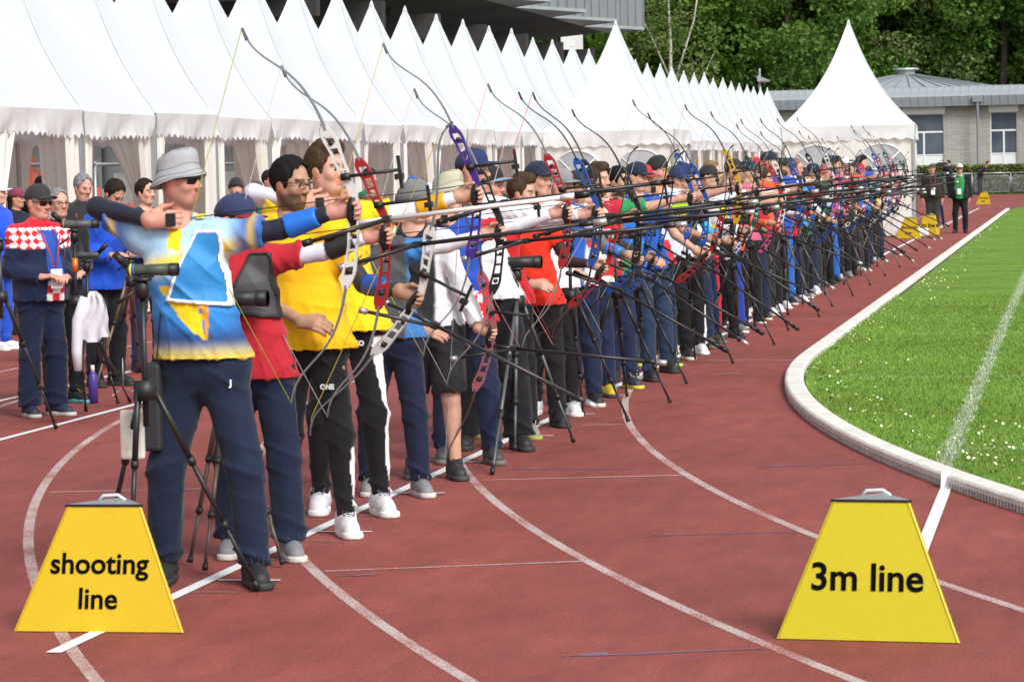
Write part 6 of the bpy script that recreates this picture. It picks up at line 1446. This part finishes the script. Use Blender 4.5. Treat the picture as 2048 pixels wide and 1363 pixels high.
add('archer in yellow and black top with black high boots', sp_(two('#17171b', '#d8b418', 1.14), lin('#131317'), skin='fair', hair=dkb, sleeve=.6, hem=.92, shoes=((.02, .02, .02), (.03, .03, .03), (.5, .5, .5)), hat=('cap', (.02, .02, .022))),
    pose_draw(6, stance=.17), 1.76, (rr, LK, LK, lin('#b0b0b0')), vane=(.9, .2, .2))
add('archer in blue and white patterned shirt with royal blue trousers', sp_(lambda P, J: np.where((waves(P, 4, 30) > .05)[:, None], np.array([lin('#2a50a8')]), np.array([lin('#d4d8e6')])), lin('#26389a'), skin='fair', hair=fairh, sleeve=.6, hem=.9, shoes=((.16, .16, .165), (.62, .6, .55), (.03, .03, .03)), baggy=.028, cuff=.07),
    pose_draw(6, stance=.17), 1.80, (wr, LK, LK, lin('#b0b0b0')), vane=(.2, .4, .9))
r5 = random.Random(21)
SH = [('red', '#b8222e'), ('white', '#dcdce2'), ('royal blue', '#2a50b0'), ('black', '#1a1a1e'), ('dark green', '#1c5a44'), ('navy', '#1d2848'), ('pink', '#d05a80'), ('sky blue', '#3a8ad0'), ('orange', '#d85a28'), ('yellow', '#d8b020')]
TR = [('black', '#141417'), ('navy', '#1b2643'), ('bright blue', '#2462b4'), ('black', '#141417'), ('dark grey', '#2c2d31'), ('navy', '#1b2643')]
RC = [('dark green', gr_), ('red', rr), ('blue', br_), ('white', wr), ('black', kr), ('blue', br_), ('pink', lin('#d0508a'))]
HT = [None, ('navy cap', ('cap', lin('#17203c'))), ('white cap', ('cap', (.7, .7, .7))), None, ('black cap', ('cap', (.02, .02, .02))), ('red cap', ('cap', lin('#a81e2a')))]
while len(A) < 50:
    i = len(A); s_, t_, c_, h_ = SH[(i * 7 + i // 3) % 10], TR[(i * 5 + i // 4) % 6], RC[(i * 3) % 7], HT[(i * 4 + i // 5) % 6]; low = i % 5 in (1, 3)
    A.append(('archer in %s shirt and %s trousers%s%s' % (s_[0], t_[0], ' with ' + h_[0] if h_ else '', ', bow lowered' if low else ''),
              sp_(lin(s_[1]), lin(t_[1]), skin=r5.choice(['fair', 'tan', 'pink', 'olive']), hair=r5.choice([brn, dkb, blkh, fairh]), hat=h_[1] if h_ else None, quiff=h_ is None and r5.random() < .5, sleeve=r5.choice([.6, .6, 1.9]), under=r5.choice([None, lin('#d8d8e0'), (.02, .02, .022)]), shoes=r5.choice([blk_shoe, wht_shoe, gry_shoe, bw_shoe]), baggy=r5.choice([.014, .02, .026])),
              pose_low(r5.uniform(.95, 1.2), r5.uniform(.50, .62), r5.uniform(-38, -20), -.3, 0, .15) if low else pose_draw(r5.uniform(5, 7), stance=r5.uniform(.15, .19), toward=r5.uniform(-.5, -.1)), r5.uniform(1.60, 1.92), (c_[1], LK, LK, lin('#a8a8a0')), {}))
Y1, DY = 12.87, .90
t_p = time.time()
RN = {tuple(wr): 'white', tuple(rr): 'red', tuple(pr): 'purple', tuple(br_): 'blue', tuple(kr): 'black', tuple(gr_): 'dark green', tuple(yr): 'yellow', tuple(pk): 'dusty pink', tuple(lin('#d0508a')): 'pink'}
for i, (desc, spec, J, H, bc, kw) in enumerate(A):
    if i > 6 and J['kind'] == 'draw':
        dz = -.15 * r5.random() ** 1.3; J['grip'][2] += dz; J['wL'][2] += dz; J['eL'][2] += dz * .5; J['elev'] += r5.uniform(-.04, .03)
    lod = 0 if i < 9 else 1 if i < 21 else 2 if i < 34 else 3
    y = Y1 + DY * i + (rnd.uniform(-.08, .08) if i > 3 else 0); x = XL + (rnd.uniform(-.05, .05) if i > 3 else 0) + kw.get('dx', 0); rz = (rnd.uniform(-.13, .13) if i > 8 else rnd.uniform(-.05, .05)) if i > 1 else 0.0; g = H / 1.78
    lab = desc if i < 23 else '%s, %s archer along the line' % (desc.replace(', bow lowered', '').replace('bright blue', 'blue').replace('royal blue', 'blue'), ORD[i])
    p = build_person('person', lab, 'person', (x, y, 0), rz, J, spec, lod, H, 'archers on the shooting line')
    G0 = Matrix.Rotation(rz, 3, 'Z') @ Vector(J['grip']) * g
    lx = rnd.uniform(-.05, .12); b = bow('%s recurve bow, %s, of the %s archer from the camera' % (RN[tuple(bc[0])], 'fully drawn' if J['kind'] == 'draw' else 'held low', ORD[i]), (x + G0.x, y + G0.y, G0.z), rz, J['elev'], J['kind'], bc[0], bc[1], bc[2], bc[3], lx if J['kind'] == 'low' else .02, (.5, .5, .5) if i % 3 else (.03, .03, .03), lod, True, 1.0)
    if kw.get('whiterod'):
        for ch in b.children:
            if ch.name.startswith('stabilizer'): ch.material_slots[0].material = mat('white_rod', (.72, .72, .72), .35)
    if J['kind'] == 'draw' and i < 26: arrow('arrow on the string of the %s archer from the camera' % ORD[i], b, kw.get('vane', (.7, .7, .7)))
print('archers', time.time() - t_p)

# ------------------------------------------------------------------ coaches, officials and others
def at(px, py): return G(px, py)
def crew(desc, px, py, rz, J, spec, H, lod=1, name='person', group=None): x, y = G(px, py); return build_person('person', desc, 'person', (x, y, 0), rz, J, spec, lod, H, group)
crew('coach in red and white checked jacket and black cap at the left', 88, 832, .85, pose_stand('fold', look=(.25, -1, -.05)), sp_(croat_jacket, lin('#18223e'), hs=1.02, skin='pink', hair=greyh, hat=('cap', (.025, .025, .025)), glasses='sun', sleeve=1.93, thick=.02, collar=.02, hem=.90, shoes=((.02, .03, .06), (.5, .48, .44), (.03, .04, .09)), baggy=.03, cuff=.075, lanyard=1, fat=.12, shirt_name='jacket'), 1.70, 0)
crew('woman with short grey hair and glasses beside the checked jacket coach', 128, 806, .7, pose_stand('fold', look=(.1, -1, 0)), sp_(lin('#1a1c22'), lin('#17181c'), skin='fair', hair=greyh, glasses='clear', sleeve=1.9, hem=.88, shoes=((.02, .02, .02), (.1, .4, .4), (.5, .3, .05)), collar=.01, thick=.01), 1.68, 1)
crew('grey haired man in dark coat with red lanyard behind the scopes', 176, 728, .3, pose_stand('hang', look=(.7, -1, -.35)), sp_(lin('#2a2b2e'), lin('#16171b'), skin='fair', hair=greyh, sleeve=1.93, thick=.025, collar=.03, hem=.80, shoes=blk_shoe, baggy=.026, lanyard=1, shirt_name='coat'), 1.80, 1)
crew('man in bright blue jacket looking down at a tablet', 214, 772, .95, pose_stand('tablet', look=(.1, -1, -.8), lean=.13), sp_(lin('#1d4fc0'), lin('#16171c'), skin='tan', hair=dkb, sleeve=1.93, thick=.025, collar=.02, hem=.84, shoes=blk_shoe, baggy=.03, shirt_name='jacket'), 1.74, 1)
crew('man in royal blue hooded jacket at the left border', 2, 700, 1.5, pose_stand('hang', look=(.2, -1, 0)), sp_(lin('#1f4fd0'), lin('#2450b8'), skin='fair', hair=dkb, hat=('cap', (.7, .7, .72)), sleeve=1.93, thick=.028, collar=.03, hem=.80, shoes=wht_shoe, baggy=.026, shirt_name='jacket'), 1.74, 1)
crew('woman in maroon cap and dark top by the first tent', 40, 668, 1.1, pose_stand('hang', look=(.5, -1, 0)), sp_(lin('#1b2030'), lin('#1a1c24'), skin='tan', hair=dkb, long=True, hat=('cap', lin('#7a3048')), sleeve=1.9, hem=.86, shoes=blk_shoe, collar=.01), 1.66, 1)
crew('man in black jacket and black cap under the tent edge', 92, 640, .3, pose_stand('hang', look=(.7, -1, 0)), sp_(lin('#17181c'), lin('#17181c'), skin='tan', hair=greyh, hat=('cap', (.02, .02, .02)), sleeve=1.9, thick=.02, hem=.82, shoes=blk_shoe), 1.80, 2)
crew('coach in navy tracksuit standing behind the first archer', 300, 742, .9, pose_stand('fold', look=(.2, -1, 0)), sp_(lin('#1a2442'), stripe_side('#1a2442', '#1a2442'), skin='fair', hair=dkb, sleeve=1.9, thick=.015, hem=.86, shoes=blk_shoe, baggy=.022), 1.74, 1)
r7 = random.Random(4)
bk = [(478, 648, 'black beanie', ('beanie', (.02, .02, .02))), (520, 640, 'dark grey cap', ('cap', (.06, .06, .07))), (545, 635, 'brown hair', None), (600, 640, 'navy cap', ('cap', NAVY)), (745, 620, 'black hair', None), (830, 600, 'blue cap', ('cap', lin('#2a5aa0'))), (985, 585, 'blue and white cap', ('cap', lin('#3a70c0'))), (1150, 560, 'lime green beanie', ('beanie', lin('#7ed020'))),
      (1195, 556, 'white and orange cap', ('cap', (.72, .72, .7))), (1090, 570, 'dark cap', ('cap', (.03, .03, .035))), (1385, 535, 'grey cap', ('cap', (.2, .2, .21))), (1480, 520, 'navy beanie', ('beanie', NAVY)), (690, 630, 'grey beanie', ('beanie', (.2, .2, .21))), (1560, 505, 'black cap', ('cap', (.02, .02, .02)))]
for k, (px_, py_, hd_, ht_) in enumerate(bk):
    c = r7.choice(SH); t_ = r7.choice(TR)
    if 'lime' in hd_: c = ('lime yellow', '#b8d820')
    crew('bystander in %s top with %s behind the archers, %s from the left' % (c[0], hd_, ORD[k]), px_, py_, r7.uniform(.3, 1.4), pose_stand(r7.choice(['hang', 'fold']), look=(r7.uniform(-.3, .6), -1, 0)), sp_(lin(c[1]), lin(t_[1]), skin=r7.choice(['fair', 'tan', 'pink']), hair=r7.choice([brn, dkb, blkh]), hat=ht_, sleeve=1.9, thick=.015, hem=.86, shoes=r7.choice([blk_shoe, wht_shoe, gry_shoe])), r7.uniform(1.64, 1.84), 2, group='bystanders behind the archers')
def open_jacket(P, J):
    c = np.repeat(np.array([lin('#15171c')]), len(P), 0); op = (P[:, 1] < -.03) & (np.abs(P[:, 0]) < .105 + .02 * np.sin(P[:, 2] * 6)) ; c[op] = lin('#1c8a4a'); return c
crew('official in green shirt, open black jacket and white cap on the track', 1921, 466, -.05, pose_stand('hang', look=(.05, -1, 0), stance=.13), sp_(open_jacket, lin('#131418'), skin='tan', hair=greyh, hat=('cap', (.72, .72, .74)), glasses='sun', sleeve=1.93, thick=.03, hem=.88, fat=.16, shoes=blk_shoe, baggy=.024, lanyard=1, shirt_name='jacket'), 1.70, 1)
crew('official in brown sweater and flat cap holding an umbrella', 1866, 468, .1, pose_stand('hang', look=(.1, -1, -.1), stance=.09), sp_(lin('#262019'), lin('#2a2d2e'), skin='pink', hair=greyh, hat=('flatcap', (.055, .058, .06)), sleeve=1.93, thick=.02, hem=.92, fat=.12, shoes=blk_shoe, baggy=.026, lanyard=1, shirt_name='sweater'), 1.72, 1)
cm_ = crew('cameraman in dark jacket with red lanyard and a video camera on his shoulder', 1898, 390, -1.0, pose_stand('camera', look=(-.5, -1, 0)), sp_(lin('#1a2030'), lin('#24405c'), skin='fair', hair=dkb, sleeve=1.93, thick=.015, hem=.86, shoes=blk_shoe), 1.84, 2)
ln = crew('person in navy top leaning over the far fence', 1960, 390, 1.2, pose_stand('tablet', look=(-.1, -1, -.2), lean=.35), sp_(lin('#1b2132'), lin('#33363c'), skin='tan', hair=dkb, sleeve=1.9, thick=.01, hem=.9, shoes=blk_shoe), 1.76, 2)
# umbrella, video camera, bottles, bags
x, y = G(1890, 466); um = thing('umbrella', 'folded navy umbrella in the hand of the man in the flat cap', 'umbrella', (x, y, 0), 0, None, (0, -.13, 0))
MB().tube([(0, 0, .12), (0, 0, .3), (0, 0, .6), (0, 0, .78)], [.012, .035, .042, .02], 10).obj('canopy', mat('umbrella_cloth', lin('#1c2a60'), .7), um, True); MB().tube([(0, 0, 0), (0, 0, .15)], .005, 6).obj('tip', m_alu, um); MB().tube([(0, 0, .78), (0, 0, .92)], .012, 8).obj('handle', m_blk, um, True)
x, y = G(1898, 390); vc = thing('video_camera', 'black shoulder video camera of the cameraman by the fence', 'camera', (x - .35, y - .2, 1.52), .1)
MB().box((-.25, -.08, 0), (.25, .08, .22)).obj('camera_body', m_blk, vc, bevel=.02); MB().tube([(-.25, 0, .1), (-.52, 0, .1)], [.06, .075], 12).obj('lens', m_blk, vc, True); MB().tube([(.1, 0, .22), (.1, 0, .3), (-.12, 0, .3), (-.12, 0, .22)], .015, 6).obj('handle', m_blk, vc, True)
# scopes on tripods
def GP(px, py): return G(px, py)
def tri(label, ax, ay, Yp, feet, col=(.015, .015, .016), ch=.45): p = PY(ax, ay, Yp); return tripod(label, p, [GP(*f) for f in feet], col, ch), p
Ya = G(280, 1000)[1] - .75
t1, p = tri('black tripod with green scope in front of the first archer', 290, 775, 12.35, [(515, 1184), (197, 1170), (258, 1206)], (.02, .021, .022), .37)
scope('green spotting scope with yellow and blue ring before the first archer', (p[0] + .02, p[1], p[2] + .455), .05, (.045, .065, .045), .30, .036, ring=((.75, .65, .03), (.03, .1, .5)), sc=.72)
MB().box((-.06, -.02, -.26), (.07, .02, .0)).obj('bag', mat('white_cloth_bag', (.62, .60, .54), .8, bump=.4, bscale=9, bdist=.03, var=.1), None, bevel=.015)
bg_ = bpy.data.objects['bag']; bg_.location = (p[0] - .10, p[1] + .12, p[2] - .10); bg_.scale = (.8, .8, .8); tag(bg_, 'white cloth bag hanging from the black tripod', 'bag')
t2, p = tri('brown legged tripod with black scope beside the second archer', 455, 800, 13.55, [(380, 1131), (410, 1146), (566, 1135)], (.10, .075, .055), .33)
scope('black spotting scope at hip height beside the second archer', (p[0] + .03, p[1], p[2] + .42), .0, (.02, .02, .022), .32, .042, ring=((.12, .05, .02),))
t3, p = tri('grey tripod with large black scope before the red shirted archer', 1035, 600, 19.2, [(985, 950), (1147, 888), (1030, 905)], (.10, .11, .12), .12)
scope('large black spotting scope with orange ring before the red shirted archer', (p[0] - .02, p[1], p[2] + .2), .0, (.02, .02, .022), .34, .045, ring=((.6, .25, .04),))
t4, p = tri('slim tripod behind the yellow shirted archers', 640, 860, 17.0, [(624, 1012), (700, 985), (655, 960)], (.02, .02, .022), .5)
scope('dark green spotting scope behind the yellow shirted archers', (p[0], p[1], p[2] + .585), .0, (.03, .045, .035), .3, .04)
for k, (n_, fx) in enumerate(((9.5, .55), (11.4, .62), (13.6, .5), (16.4, .6), (19.5, .7), (22.4, .6), (25.5, .7), (28.4, .65), (31.6, .7), (35.5, .7), (39.5, .7), (44.0, .7))):
    y = Y1 + DY * n_; x = XL + fx - .15; hz = rnd.uniform(.75, .95)
    lc = rnd.choice([(.02, .02, .022), (.09, .10, .11), (.02, .02, .022), (.16, .12, .09)])
    t_ = tripod('tripod of a spotting scope among the archers, %s along the line' % ORD[k + 4], (x - .2, y - .1, hz), [(x + .22, y - .32), (x - .5, y - .3), (x - .2, y + .35)], lc, .3)
    scope('spotting scope on a tripod among the archers, %s along the line' % ORD[k + 4], (x - .2, y - .1, hz + .385), rnd.uniform(-.1, .1), rnd.choice([(.02, .02, .022), (.03, .045, .035), (.05, .05, .055)]), .3, .038)
# coaches' tripods at the left
t5, p = tri('black and orange tripod with scope beside the checked jacket coach', 152, 600, 21.3, [(172, 824), (260, 806), (142, 792)], (.02, .02, .02), .42)
scope('grey angled spotting scope on the orange tripod by the coach', (p[0] + .01, p[1], p[2] + .505), .1, (.075, .08, .08), .32, .036, ring=((.35, .2, .12),))
MB().tube([(0, 0, 0), (0, 0, .10)], .022, 10).obj('column_sleeve', mat('orange_anodised', (.7, .18, .02), .35, .4), t5, True).location = (0, 0, p[2] + .2)
t6, p = tri('tripod with black scope pointing left behind the checked jacket coach', 176, 620, 22.9, [(236, 810), (160, 770), (205, 760)], (.02, .02, .02), .3)
scope('dark spotting scope with raised eyepiece behind the orange tripod', (p[0], p[1], p[2] + .385), 3.3, (.05, .055, .055), .3, .034)
t7, p = tri('tripod at the left border with one leg across the checked jacket coach', 2, 590, 20.2, [(112, 860), (-60, 850), (-20, 800)], (.03, .031, .033), .3)
tb_, p = tri('brown wooden stand leaning behind the tripods', 262, 560, 23.8, [(185, 800), (280, 745), (230, 740)], (.16, .10, .06), .1)
def bottle(label, px, py, col, cap, h, r):
    x, y = G(px, py); t = thing('water_bottle', label, 'bottle', (x, y, 0)); MB().tube([(0, 0, 0), (0, 0, h * .72), (0, 0, h * .82)], [r, r, r * .5], 12).obj('bottle', mat('bottle_' + label[:6], col, .3), t, True); MB().tube([(0, 0, h * .82), (0, 0, h)], r * .42, 10).obj('lid', mat('lid_' + label[:6], cap, .4), t, True)
bottle('blue metal water bottle standing by the waiting line', 238, 741, lin('#1c3f98'), (.1, .1, .1), .30, .037); bottle('purple water bottle with white lid under the orange tripod', 187, 806, lin('#4a3a90'), (.7, .7, .7), .30, .037)
# white jacket hanging on the tripod
def hanging(label, px, py, Yp, w_, h, col):
    p = PY(px, py, Yp); mb = MB(); r_ = random.Random(2); nu, nv = 14, 14
    for s_ in (-1, 1): mb.grid(lambda i, j: ((i / (nu - 1) - .5) * w_ * (.22 + .78 * min(1, j / 8)) + .02 * math.sin(j * .5), s_ * (.035 + .012 * math.sin(i * 1.1 + j * .7)) * (1 if j else .3), -h * j / (nv - 1) * (1 - .10 * (i > 8) - .05 * (i < 4))), nu, nv)
    for sx in (-1,): mb.tube([(sx * .05, -.03, -.04), (sx * .10, -.05, -.2), (sx * .115, -.05, -.42), (sx * .11, -.045, -.56)], [.035, .042, .038, .028], 10)
    o = mb.obj('jacket', mat('hung_cloth', col, .8, bump=.3, bscale=12, bdist=.02), None, True); o.location = p; tag(o, label, 'jacket'); return o
hanging('white jacket hung over the tripod by the coach', 186, 582, 21.1, .22, .36, (.62, .62, .68))
# badge on the ground and white bow stands
x, y = G(55, 735)
bs = thing('bow_stand', 'thin white metal bow stand on the track by the tripods', 'stand', (*G(247, 790), 0))
for a in (.2, 2.3, 4.4): MB().tube([(0, 0, .06), (math.cos(a) * .16, math.sin(a) * .16, .006)], .004, 6).obj('leg', m_alu, bs, True)
MB().tube([(0, 0, .05), (0, 0, .3)], .004, 6).obj('rod', m_alu, bs, True)
print('total script', time.time() - T0)
